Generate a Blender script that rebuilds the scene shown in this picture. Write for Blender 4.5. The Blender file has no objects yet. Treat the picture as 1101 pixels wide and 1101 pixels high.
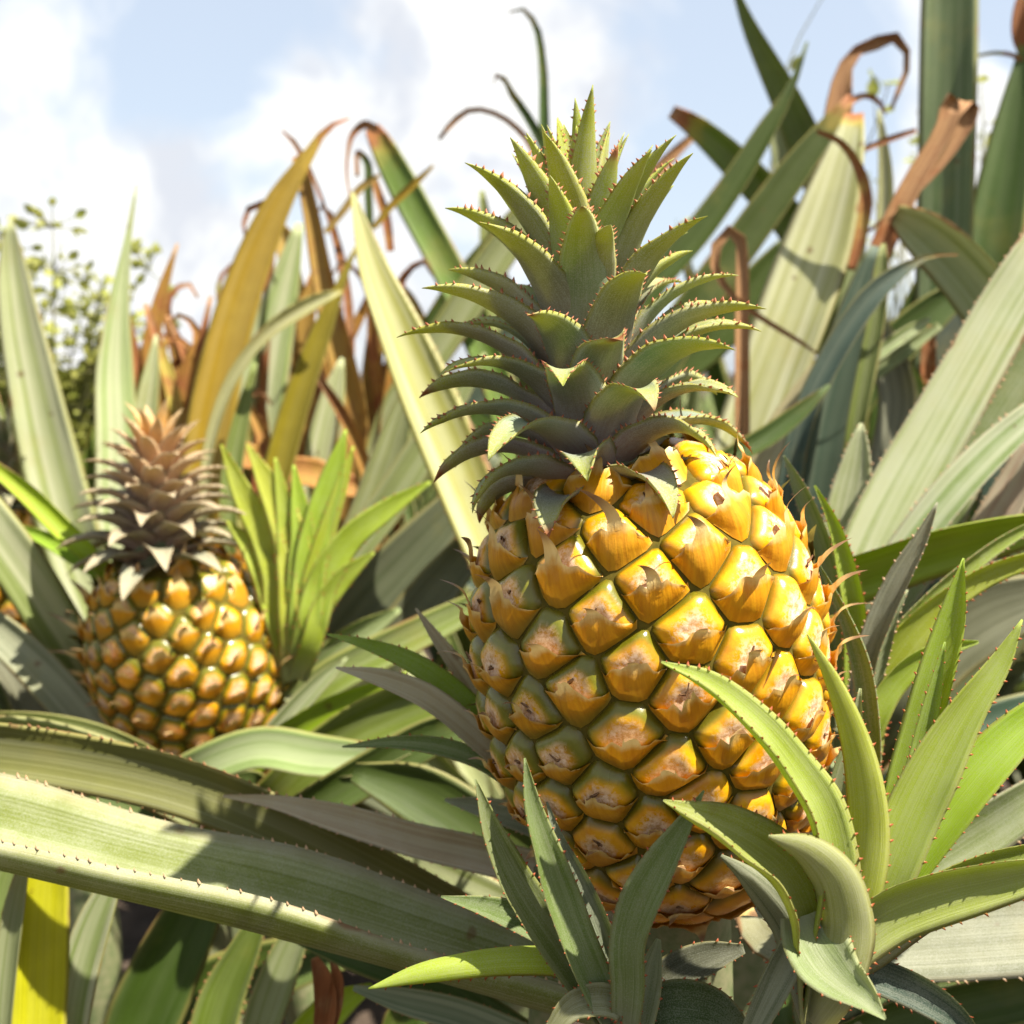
import bpy, math, random
import numpy as np
from mathutils import Vector, Matrix

random.seed(7)
rng = np.random.default_rng(7)
scene = bpy.context.scene
COL = scene.collection
R = math.radians

# ------------------------------------------------------------------ camera
CAM_H, PITCH, LENS = 0.75, -7.0, 40.0
FPX = 1101 * LENS / 36.0
cam_data = bpy.data.cameras.new("camera")
cam = bpy.data.objects.new("camera", cam_data)
COL.objects.link(cam)
cam.location = (0, 0, CAM_H)
cam.rotation_euler = (R(90 + PITCH), 0, 0)
cam_data.lens = LENS
cam_data.sensor_width = 36
cam_data.clip_start = 0.02
cam_data.clip_end = 5000
cam_data.dof.use_dof = True
cam_data.dof.focus_distance = 0.338
cam_data.dof.aperture_fstop = 12.0
cam_data.dof.aperture_blades = 7
scene.camera = cam
CM = np.array(Matrix.Rotation(R(90 + PITCH), 3, 'X'))
CO = np.array([0, 0, CAM_H])

# ------------------------------------------------------------------ sun and sky
SUN_DIR = np.array([0.46, -0.20, 0.87])
SUN_DIR = SUN_DIR / np.linalg.norm(SUN_DIR)
SUN_ELEV = math.asin(SUN_DIR[2])
SUN_AZ = math.atan2(SUN_DIR[0], SUN_DIR[1])       # clockwise from +Y
sun_data = bpy.data.lights.new("sun", 'SUN')
sun_data.energy = 5.0
sun_data.angle = R(0.6)
sun_data.color = (1.0, 0.95, 0.855)
sun = bpy.data.objects.new("sun", sun_data)
COL.objects.link(sun)
sun.rotation_euler = Vector(SUN_DIR).to_track_quat('Z', 'Y').to_euler()
sun.location = (3, -1, 5)

scene.view_settings.view_transform = 'Standard'
scene.view_settings.look = 'None'
scene.view_settings.exposure = 1.5
scene.view_settings.gamma = 1
try:
    scene.cycles.use_denoising = True
    scene.cycles.max_bounces = 6
    scene.cycles.transmission_bounces = 4
    scene.cycles.diffuse_bounces = 3
    scene.cycles.glossy_bounces = 2
    scene.cycles.caustics_reflective = False
    scene.cycles.caustics_refractive = False
    scene.cycles.sample_clamp_indirect = 6
except Exception:
    pass


def cam_dir(px, py):
    v = CM @ np.array([(px - 550.5) / FPX, -(py - 550.5) / FPX, -1.0])
    return v / np.linalg.norm(v)


def P(px, py, d):
    return CO + CM @ np.array([(px - 550.5) / FPX * d, -(py - 550.5) / FPX * d, -d])


class NB:
    """small node builder"""
    def __init__(self, tree):
        self.t = tree
        self.n = tree.nodes
        self.l = tree.links

    def add(self, typ, **kw):
        nd = self.n.new(typ)
        for k, v in kw.items():
            setattr(nd, k, v)
        return nd

    def put(self, sock, val):
        if isinstance(val, bpy.types.NodeSocket):
            self.l.new(val, sock)
        elif isinstance(val, (tuple, list)) and sock.type == 'RGBA' and len(val) == 3:
            sock.default_value = (*val, 1)
        else:
            sock.default_value = val

    def math(self, op, a, b=0.0, c=None, clamp=False):
        nd = self.add('ShaderNodeMath', operation=op, use_clamp=clamp)
        self.put(nd.inputs[0], a)
        self.put(nd.inputs[1], b)
        if c is not None:
            self.put(nd.inputs[2], c)
        return nd.outputs[0]

    def smooth(self, x, a, b, lo=0.0, hi=1.0):
        nd = self.add('ShaderNodeMapRange', interpolation_type='SMOOTHSTEP')
        self.put(nd.inputs[0], x)
        self.put(nd.inputs[1], a)
        self.put(nd.inputs[2], b)
        self.put(nd.inputs[3], lo)
        self.put(nd.inputs[4], hi)
        return nd.outputs[0]

    def mix(self, fac, a, b, mode='MIX'):
        nd = self.add('ShaderNodeMix', data_type='RGBA', blend_type=mode)
        self.put(nd.inputs[0], fac)
        self.put(nd.inputs[6], a)
        self.put(nd.inputs[7], b)
        return nd.outputs[2]

    def attr(self, name):
        return self.add('ShaderNodeAttribute', attribute_name=name).outputs['Fac']

    def xyz(self, x, y, z):
        nd = self.add('ShaderNodeCombineXYZ')
        self.put(nd.inputs[0], x)
        self.put(nd.inputs[1], y)
        self.put(nd.inputs[2], z)
        return nd.outputs[0]

    def noise(self, vec, scale, detail=2, rough=0.5, dist=0.0):
        nd = self.add('ShaderNodeTexNoise')
        self.put(nd.inputs['Vector'], vec)
        nd.inputs['Scale'].default_value = scale
        nd.inputs['Detail'].default_value = detail
        nd.inputs['Roughness'].default_value = rough
        nd.inputs['Distortion'].default_value = dist
        return nd.outputs['Fac']

    def vmath(self, op, a, b=None):
        nd = self.add('ShaderNodeVectorMath', operation=op)
        self.put(nd.inputs[0], a)
        if b is not None:
            self.put(nd.inputs[1], b)
        return nd


# world: Nishita sky with clouds
world = bpy.data.worlds.new("World")
scene.world = world
world.use_nodes = True
wt = world.node_tree
wt.nodes.clear()
W = NB(wt)
sky = W.add('ShaderNodeTexSky', sky_type='NISHITA')
sky.sun_disc = False
sky.sun_elevation = SUN_ELEV
sky.sun_rotation = SUN_AZ
sky.air_density = 1.0
sky.dust_density = 1.2
sky.ozone_density = 1.0
tc = W.add('ShaderNodeTexCoord').outputs['Generated']
n1 = W.noise(tc, 6.5, 7, 0.55, 0.4)
n2 = W.noise(tc, 2.3, 3, 0.5, 0.0)
mask = W.math('MULTIPLY', W.math('ADD', n2, -0.45), 1.2)
# cloud banks by direction: centre, radius, weight
BANKS = [((10, 50), 0.11, .55), ((480, 80), 0.19, .85), ((620, 50), 0.15, .75), ((340, 110), 0.12, .5), ((90, 270), 0.20, .75),
         ((215, 235), 0.10, .4), ((180, 390), 0.16, .55), ((380, 330), .12, .35), ((960, 200), .14, .45), ((1080, 180), .10, .5), ((640, 230), .1, .25), ((1250, 300), .2, .5), ((-200, 250), .2, .5),
         ((160, 130), .14, -.45), ((800, 60), .20, -.55), ((220, 20), .1, -.35), ((300, 180), .08, -.3), ((1060, 40), .12, -.3)]
for (pp, rad, wgt) in BANKS:
    d = cam_dir(*pp)
    dist = W.vmath('DISTANCE', tc, tuple(d)).outputs['Value']
    g = W.smooth(dist, 0.0, rad, wgt, 0.0)
    mask = W.math('ADD', mask, g)
mask = W.math('ADD', mask, W.math('MULTIPLY', W.math('ADD', n1, -0.52), 3.2))
cm = W.smooth(mask, -0.05, 0.62)
skyc = W.vmath('SCALE', sky.outputs[0])
skyc.inputs[3].default_value = 0.085
# thin veil everywhere, then dense white banks
veil = W.mix(0.72, skyc.outputs[0], (0.262, 0.288, 0.322))
dense = W.mix(W.smooth(W.noise(tc, 8.0, 6, 0.6, 0.3), 0.36, 0.58), (0.285, 0.298, 0.325), (0.42, 0.42, 0.41))
skymix = W.mix(cm, veil, dense)
bg = W.add('ShaderNodeBackground')
W.put(bg.inputs[0], skymix)
bg.inputs[1].default_value = 1.0
wo = W.add('ShaderNodeOutputWorld')
W.l.new(bg.outputs[0], wo.inputs[0])


# ------------------------------------------------------------------ materials
def new_mat(name):
    m = bpy.data.materials.new(name)
    m.use_nodes = True
    m.node_tree.nodes.clear()
    return m, NB(m.node_tree)


def finish(b, col, rough, spec=0.4, trans=0.0, tcol=None, bump=None, bstr=0.3, bdist=0.0006, sss=0.0):
    pr = b.add('ShaderNodeBsdfPrincipled')
    b.put(pr.inputs['Base Color'], col)
    b.put(pr.inputs['Roughness'], rough)
    b.put(pr.inputs['Specular IOR Level'], spec)
    if sss:
        pr.inputs['Subsurface Weight'].default_value = sss
        pr.inputs['Subsurface Radius'].default_value = (0.006, 0.0025, 0.0008)
        pr.inputs['Subsurface Scale'].default_value = 0.6
    if bump is not None:
        bp = b.add('ShaderNodeBump')
        bp.inputs['Strength'].default_value = bstr
        bp.inputs['Distance'].default_value = bdist
        b.put(bp.inputs['Height'], bump)
        b.l.new(bp.outputs[0], pr.inputs['Normal'])
    out = b.add('ShaderNodeOutputMaterial')
    if trans:
        tr = b.add('ShaderNodeBsdfTranslucent')
        b.put(tr.inputs[0], tcol if tcol is not None else col)
        ms = b.add('ShaderNodeMixShader')
        b.put(ms.inputs[0], trans)
        b.l.new(pr.outputs[0], ms.inputs[1])
        b.l.new(tr.outputs[0], ms.inputs[2])
        b.l.new(ms.outputs[0], out.inputs[0])
    else:
        b.l.new(pr.outputs[0], out.inputs[0])


def leaf_material(name, scurf=0.0, trans=0.3, margin=(0.40, 0.33, 0.10), margin_fac=0.5, tooth=(0.36, 0.16, 0.07),
                  base_tint=None, tip_tint=None, rough=0.50, spots=0.6, fibre=1.0, spec=0.26):
    m, b = new_mat(name)
    u, v, dry, tth = b.attr('u'), b.attr('v'), b.attr('dry'), b.attr('tooth')
    oi = b.add('ShaderNodeObjectInfo')
    base, pale, rnd = oi.outputs['Color'], oi.outputs['Alpha'], oi.outputs['Random']
    seed = b.math('MULTIPLY', rnd, 57.0)
    oc = b.add('ShaderNodeTexCoord').outputs['Object']
    fine = b.noise(b.xyz(b.math('MULTIPLY', u, 30.0), b.math('MULTIPLY', v, 2.2), seed), 1.0, 3, 0.6)
    broad = b.noise(b.xyz(b.math('MULTIPLY', u, 3.2), b.math('MULTIPLY', v, 1.1), seed), 1.0, 2, 0.5)
    blot = b.noise(oc, 55.0, 4, 0.6)
    grain = b.noise(oc, 2600.0, 2, 0.6)
    line = b.noise(b.xyz(b.math('MULTIPLY', u, 75.0), b.math('MULTIPLY', v, 3.0), seed), 1.0, 2, 0.6)
    absu = b.math('ABSOLUTE', u)
    # fibres
    k = b.math('ADD', 0.30, b.math('ADD', b.math('ADD', b.math('MULTIPLY', fine, 0.65 * fibre), b.math('MULTIPLY', line, 0.45 * fibre)), b.math('MULTIPLY', blot, 0.42)))
    k = b.math('ADD', k, 0.55 * (1 - fibre))
    k = b.math('MULTIPLY', k, 0.80)
    col = b.mix(1.0, base, b.xyz(k, k, b.math('MULTIPLY', k, 0.95)), 'MULTIPLY')
    if base_tint:
        col = b.mix(b.math('MULTIPLY', b.smooth(v, base_tint[1], base_tint[2], 1, 0), base_tint[3]), col, base_tint[0])
    if tip_tint:
        col = b.mix(b.math('MULTIPLY', b.smooth(v, tip_tint[1], tip_tint[2]), tip_tint[3]), col, tip_tint[0])
    # silvery bands; the middle stripe also paints in the groove's highlight
    band = b.smooth(b.math('ADD', broad, b.math('MULTIPLY', b.math('ADD', fine, -0.5), 0.45)), 0.38, 0.62)
    mid = b.math('MULTIPLY', b.smooth(absu, 0.02, 0.42, 1, 0), 0.55)
    pf = b.math('MULTIPLY', pale, b.math('MAXIMUM', b.math('ADD', b.math('MULTIPLY', line, 0.22), b.math('MULTIPLY', band, 0.75)), mid), clamp=True)
    col = b.mix(pf, col, (0.60, 0.59, 0.41))
    # margins
    mg = b.math('MULTIPLY', b.smooth(b.math('ADD', absu, b.math('MULTIPLY', b.math('ADD', blot, -.5), .12)), 0.80, 0.98), margin_fac)
    col = b.mix(mg, col, margin)
    if scurf:
        sc = b.smooth(b.math('ADD', b.math('ADD', b.math('MULTIPLY', grain, 0.75), b.math('MULTIPLY', fine, 0.3)), b.math('MULTIPLY', b.math('ADD', blot, -0.5), 0.35)), 0.44, 0.66)
        col = b.mix(b.math('MULTIPLY', sc, scurf), col, (0.46, 0.455, 0.39))
    big = b.noise(b.vmath('ADD', oc, b.xyz(0.0, seed, 0.0)).outputs[0], 16.0, 4, 0.6)
    col = b.mix(b.smooth(big, 0.54, 0.74, 0, 0.45 * min(1, spots * 1.6)), col, b.mix(0.5, col, (0.42, 0.33, 0.07)))
    burnt = b.smooth(b.math('ADD', absu, b.math('ADD', b.math('MULTIPLY', b.math('ADD', big, -0.5), 1.3), b.math('MULTIPLY', b.math('ADD', blot, -0.5), 0.35))), 1.02, 1.16)
    col = b.mix(b.math('MULTIPLY', burnt, min(1, spots * 1.5)), col, (0.27, 0.13, 0.05))
    # small brown flecks
    vo = b.add('ShaderNodeTexVoronoi')
    b.put(vo.inputs['Vector'], b.vmath('ADD', oc, b.xyz(seed, 0.0, 0.0)).outputs[0])
    vo.inputs['Scale'].default_value = 42.0
    sp = b.smooth(b.math('ADD', vo.outputs['Distance'], b.math('MULTIPLY', b.math('ADD', blot, -0.45), 0.5)), 0.03, 0.11, 1, 0)
    col = b.mix(b.math('MULTIPLY', sp, spots), col, (0.14, 0.055, 0.02))
    # withering
    dn = b.math('ADD', dry, b.math('MULTIPLY', b.math('MULTIPLY', b.math('ADD', blot, -0.5), 1.1), b.smooth(dry, 0.02, 0.25)), clamp=True)
    col = b.mix(b.smooth(dn, 0.05, 0.38), col, b.mix(0.55, base, (0.42, 0.30, 0.06)))
    col = b.mix(b.smooth(dn, 0.35, 0.7), col, b.mix(fine, (0.38, 0.14, 0.04), (0.17, 0.06, 0.022)))
    col = b.mix(b.smooth(dn, 0.72, 1.0), col, b.mix(b.smooth(fine, .35, .65), (0.50, 0.28, 0.12), (0.16, 0.07, 0.03)))
    col = b.mix(b.smooth(tth, 0.05, 0.7), col, tooth)
    tcol = b.mix(1.0, col, (1.25, 1.25, 0.55), 'MULTIPLY')
    tf = b.math('MULTIPLY', trans, b.smooth(dn, 0.2, 0.8, 1.0, 0.35))
    rg = b.math('ADD', rough, b.math('MULTIPLY', b.math('ADD', dn, b.math('ADD', blot, -.5)), 0.25), clamp=True)
    finish(b, col, rg, spec, tf, tcol, bump=b.math('ADD', b.math('ADD', fine, line), b.math('MULTIPLY', grain, 0.3)), bstr=0.4, bdist=0.0005)
    return m


M_LEAF = leaf_material('leaf')
M_SLIP = leaf_material('slip_leaf', scurf=0.24, trans=0.45, margin=(0.42, 0.36, 0.10), margin_fac=0.35, tooth=(0.42, 0.10, 0.04), spots=0.15,
                       base_tint=((0.40, 0.39, 0.30), 0.0, 0.28, 0.5), fibre=0.95)
M_SCURF = leaf_material('scurfy_leaf', scurf=0.36, trans=0.3, margin=(0.52, 0.46, 0.28), margin_fac=0.6, tooth=(0.50, 0.30, 0.17), spots=0.55)
M_CROWN = leaf_material('crown_leaf', scurf=0.60, trans=0.34, margin=(0.42, 0.38, 0.03), margin_fac=0.8, tooth=(0.45, 0.15, 0.08), spots=0.1,
                        base_tint=((0.46, 0.28, 0.27), 0.0, 0.52, 0.8), tip_tint=((0.40, 0.43, 0.010), 0.45, .95, 0.85), fibre=0.5)
M_CROWN_B = leaf_material('old_crown_leaf', scurf=0.22, trans=0.22, margin=(0.34, 0.27, 0.12), margin_fac=0.6, tooth=(0.40, 0.22, 0.12), spots=0.1,
                          base_tint=((0.50, 0.26, 0.19), 0.0, 0.5, 0.6), tip_tint=((0.48, 0.38, 0.22), 0.45, .95, 0.6), fibre=0.5)  # pale tips paint in the light that the leaf ends catch


def fruit_material():
    m, b = new_mat('fruitlet')
    rho, vy = b.attr('rho'), b.attr('vy')
    oi = b.add('ShaderNodeObjectInfo')
    green = b.add('ShaderNodeSeparateColor')
    b.put(green.inputs[0], oi.outputs['Color'])
    gr, brn = green.outputs[0], green.outputs[1]
    oc = b.add('ShaderNodeTexCoord').outputs['Object']
    n = b.noise(oc, 130.0, 4, 0.6)
    n2 = b.noise(oc, 45.0, 3, 0.5)
    col = b.mix(b.smooth(n, 0.3, 0.7), (0.54, 0.225, 0.002), (0.72, 0.375, 0.004))
    col = b.mix(b.math('MULTIPLY', brn, 0.75), col, (0.42, 0.135, 0.006))
    # unripe rim, stronger on the upper side
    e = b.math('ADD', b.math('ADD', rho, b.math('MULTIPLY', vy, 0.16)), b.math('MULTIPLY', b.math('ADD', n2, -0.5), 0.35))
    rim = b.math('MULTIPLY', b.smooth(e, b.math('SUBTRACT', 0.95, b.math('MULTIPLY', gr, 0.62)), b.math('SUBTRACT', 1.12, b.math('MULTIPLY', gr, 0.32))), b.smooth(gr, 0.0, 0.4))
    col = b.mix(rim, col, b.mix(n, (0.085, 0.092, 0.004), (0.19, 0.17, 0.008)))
    col = b.mix(b.smooth(rho, 0.77, 0.96, 0, 0.88), col, (0.105, 0.082, 0.005))  # dark green seam, widened to paint in the groove's shadow line
    # waxy bloom and cork in the middle
    p1 = b.noise(oc, 560.0, 4, 0.75)
    pm = b.math('MULTIPLY', b.smooth(b.math('ADD', p1, b.math('MULTIPLY', rho, -0.40)), 0.22, 0.30), b.smooth(rho, 0.22, 0.72, 0.85, 0))
    col = b.mix(pm, col, b.mix(b.smooth(p1, .35, .65), (0.46, 0.25, 0.09), (0.80, 0.63, 0.47)))
    rg = b.math('ADD', b.smooth(n2, .3, .7, 0.20, 0.38), b.math('MULTIPLY', pm, 0.5), clamp=True)
    finish(b, col, rg, 0.5, bump=b.math('ADD', n, b.math('MULTIPLY', p1, 0.6)), bstr=0.22, bdist=0.0007, sss=0.12)
    return m


def bract_material():
    m, b = new_mat('bract')
    t, a = b.attr('tipd'), b.attr('across')
    oi = b.add('ShaderNodeObjectInfo')
    sc = b.add('ShaderNodeSeparateColor')
    b.put(sc.inputs[0], oi.outputs['Color'])
    oc = b.add('ShaderNodeTexCoord').outputs['Object']
    n = b.noise(oc, 160.0, 4, 0.65)
    vein = b.noise(b.xyz(b.math('MULTIPLY', a, 9.0), b.math('MULTIPLY', t, 0.8), b.math('MULTIPLY', oi.outputs['Random'], 40)), 1.0, 3, 0.6)
    col = b.mix(b.smooth(vein, 0.2, 0.8), (0.48, 0.185, 0.002), (0.66, 0.315, 0.005))
    col = b.mix(b.math('MULTIPLY', sc.outputs[0], b.smooth(t, .0, .6, .8, .1)), col, (0.17, 0.15, 0.02))
    col = b.mix(b.math('MULTIPLY', sc.outputs[1], 0.6), col, (0.36, 0.15, 0.03))
    tt = b.math('ADD', t, b.math('MULTIPLY', b.math('ADD', n, -0.5), 0.5))
    col = b.mix(b.smooth(tt, 0.72, 1.08, 0, 0.9), col, b.mix(vein, (0.60, 0.42, 0.11), (0.82, 0.67, 0.34)))
    col = b.mix(b.smooth(t, 1.12, 1.75), col, b.mix(n, (0.30, 0.17, 0.07), (0.12, 0.06, 0.03)))
    finish(b, col, 0.42, 0.4, 0.12, bump=b.math('ADD', vein, n), bstr=0.35, bdist=0.0006)
    return m


M_EYE = fruit_material()
M_BRACT = bract_material()


def plain_material(name, c1, c2, scale, rough=0.8, bstr=0.5, bdist=0.01, trans=0.0):
    m, b = new_mat(name)
    oc = b.add('ShaderNodeTexCoord').outputs['Object']
    n = b.noise(oc, scale, 6, 0.65)
    col = b.mix(b.smooth(n, 0.3, 0.7), c1, c2)
    finish(b, col, rough, 0.2, trans, bump=n, bstr=bstr, bdist=bdist)
    return m


M_CORE = plain_material('rind_groove', (0.06, 0.05, 0.006), (0.12, 0.085, 0.010), 200.0, 1.0, .3, .001)
M_STEM = plain_material('stem', (0.10, 0.13, 0.05), (0.20, 0.19, 0.10), 150.0, 0.6, .3, .001)
M_SOIL = plain_material('soil', (0.030, 0.021, 0.014), (0.085, 0.06, 0.042), 9.0, 0.95, 0.8, 0.03)
M_WEED = plain_material('weed_leaf', (0.25, 0.28, 0.045), (0.44, 0.43, 0.12), 60.0, 0.5, .2, .001, 0.35)
M_WEEDSTEM = plain_material('weed_stem', (0.12, 0.13, 0.04), (0.22, 0.20, 0.09), 60.0, 0.6, .2, .001)
M_SCRAP = plain_material('dried_flower', (0.09, 0.045, 0.022), (0.24, 0.13, 0.06), 300.0, 0.8, .2, .001)


# ------------------------------------------------------------------ objects
def link_mesh(name, verts, faces, mat, parent=None, attrs=None, color=None, smooth=True):
    me = bpy.data.meshes.new(name)
    me.from_pydata([tuple(map(float, p)) for p in verts], [], faces)
    me.materials.append(mat)
    if smooth:
        me.polygons.foreach_set('use_smooth', [True] * len(me.polygons))
    for k, arr in (attrs or {}).items():
        at = me.attributes.new(k, 'FLOAT', 'POINT')
        at.data.foreach_set('value', np.asarray(arr, dtype=np.float32))
    me.update()
    ob = bpy.data.objects.new(name, me)
    COL.objects.link(ob)
    if parent is not None:
        ob.parent = parent
    if color is not None:
        ob.color = color
    return ob


def thing(name, label, cat, loc, group=None):
    o = bpy.data.objects.new(name, None)
    COL.objects.link(o)
    o.location = tuple(map(float, loc))
    o.empty_display_size = 0.05
    o['label'] = label
    o['category'] = cat
    if group:
        o['group'] = group
    return o


def norm(a):
    return a / np.maximum(np.linalg.norm(a, axis=-1, keepdims=True), 1e-9)


def catmull(ctrl, n):
    """smooth curve through the points, tangents weighted by chord length so that uneven spacing makes no knuckles"""
    c = np.asarray(ctrl, float)
    seg = np.maximum(np.linalg.norm(np.diff(c[:, :3], axis=0), axis=1), 1e-6)
    cum = np.concatenate([[0], np.cumsum(seg)])
    m = np.zeros_like(c)
    sl = np.diff(c, axis=0) / seg[:, None]
    m[0], m[-1] = sl[0], sl[-1]
    for i in range(1, len(c) - 1):
        m[i] = (sl[i - 1] * seg[i] + sl[i] * seg[i - 1]) / (seg[i - 1] + seg[i])
    out = []
    for t in np.linspace(0, cum[-1], n):
        i = min(np.searchsorted(cum, t, side='right') - 1, len(seg) - 1)
        h = seg[i]
        f = (t - cum[i]) / h
        out.append((2 * f ** 3 - 3 * f * f + 1) * c[i] + (f ** 3 - 2 * f * f + f) * h * m[i] + (-2 * f ** 3 + 3 * f * f) * c[i + 1] + (f ** 3 - f * f) * h * m[i + 1])
    return np.array(out)


def blade(name, C, Wd, S, N, alpha, th, mat, parent, color, teeth=None, dry=None, nu=9, wave=0.03, origin=(0, 0, 0)):
    """one leaf: spine C, full widths Wd, side vectors S, concave side N; teeth=(spacing, size) in metres"""
    n = len(C)
    T = norm(np.gradient(C, axis=0))
    uu = np.linspace(-1, 1, nu)
    v = np.linspace(0, 1, n)
    al = np.broadcast_to(np.asarray(alpha, float), (n,))
    ph = rng.uniform(0, 6.28, 4)
    top = np.zeros((n, nu, 3))
    nl = np.zeros((n, nu, 3))
    for j, u in enumerate(uu):
        x = np.sin(u * al) / np.sin(al) * Wd / 2
        z = (1 - np.cos(u * al)) / np.sin(al) * Wd / 2
        z = z + wave * Wd * u * u * (np.sin(v * 17 + ph[0] + u) + 0.6 * np.sin(v * 31 + ph[1]) + .8 * np.sign(u) * np.sin(v * 9 + ph[2]))
        top[:, j] = C + S * x[:, None] + N * z[:, None]
        nl[:, j] = N * np.cos(u * al)[:, None] - S * np.sin(u * al)[:, None]
    tht = np.minimum(th, Wd * 0.2)
    bot = top - nl * (tht[:, None] * np.sqrt(np.maximum(1 - uu ** 2, 0))[None, :])[:, :, None]
    ring = np.concatenate([top, bot[:, -2:0:-1]], axis=1)
    ru = np.concatenate([uu, uu[-2:0:-1]])
    m = ring.shape[1]
    verts = list(ring.reshape(-1, 3))
    au = list(np.tile(ru, n))
    av = list(np.repeat(v, m))
    dv = np.zeros(n) if dry is None else np.asarray(dry)
    ad = list(np.repeat(dv, m))
    att = [0.0] * (n * m)
    faces = []
    for i in range(n - 1):
        for j in range(m):
            k = (j + 1) % m
            faces.append((i * m + j, i * m + k, (i + 1) * m + k, (i + 1) * m + j))
    faces.append(tuple(range((n - 1) * m, n * m)))
    if teeth:
        sp, size = teeth
        arc = np.concatenate([[0], np.cumsum(np.linalg.norm(np.diff(C, axis=0), axis=1))])
        for sgn, jj in ((-1, 0), (1, nu - 1)):
            pos = sp * rng.uniform(.3, 1)
            while pos < arc[-1]:
                i = int(np.clip(np.searchsorted(arc, pos) - 1, 0, n - 2))
                f = (pos - arc[i]) / max(arc[i + 1] - arc[i], 1e-9)
                w = Wd[i] * (1 - f) + Wd[i + 1] * f
                sz = min(size * rng.uniform(.4, 1.25), w * .35)
                if w > size * 1.2 and v[i] > 0.06:
                    p = top[i, jj] * (1 - f) + top[i + 1, jj] * f
                    out = sgn * (S[i] * math.cos(al[i]) + sgn * N[i] * math.sin(al[i]))
                    tt = T[i]
                    q = len(verts)
                    verts += [p - tt * sz * .55 - out * sz * .1, p + tt * sz * .55 - out * sz * .1, p - out * sz * .2 + nl[i, jj] * sz * .22,
                              p - out * sz * .2 - nl[i, jj] * sz * .22, p + out * sz + tt * sz * .55]
                    faces += [(q, q + 2, q + 4), (q + 2, q + 1, q + 4), (q + 1, q + 3, q + 4), (q + 3, q, q + 4)]
                    au += [sgn] * 5
                    av += [v[i]] * 5
                    ad += [dv[i]] * 5
                    att += [.35, .35, .3, .3, 1.0]
                pos += sp * (rng.uniform(.65, 1.3) + (rng.random() < .1))
    verts = np.array(verts) - np.asarray(origin)
    return link_mesh(name, verts, faces, mat, parent, {'u': au, 'v': av, 'dry': ad, 'tooth': att}, color)


# ------------------------------------------------------------------ ground
def ground():
    n = 90
    ax = np.concatenate([-np.geomspace(900, 0.15, n // 2), np.geomspace(0.15, 900, n // 2)])
    vs, fs = [], []
    for y in ax:
        for x in ax:
            r = math.hypot(x, y)
            z = 0.025 * math.sin(x * 9 + 1.3 * math.sin(y * 5)) * math.cos(y * 7) if r < 12 else 0.0
            vs.append((x, y + 1.0, z))
    for i in range(n - 1):
        for j in range(n - 1):
            fs.append((i * n + j, i * n + j + 1, (i + 1) * n + j + 1, (i + 1) * n + j))
    o = link_mesh('ground', vs, fs, M_SOIL)
    o['kind'] = 'structure'


ground()


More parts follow.
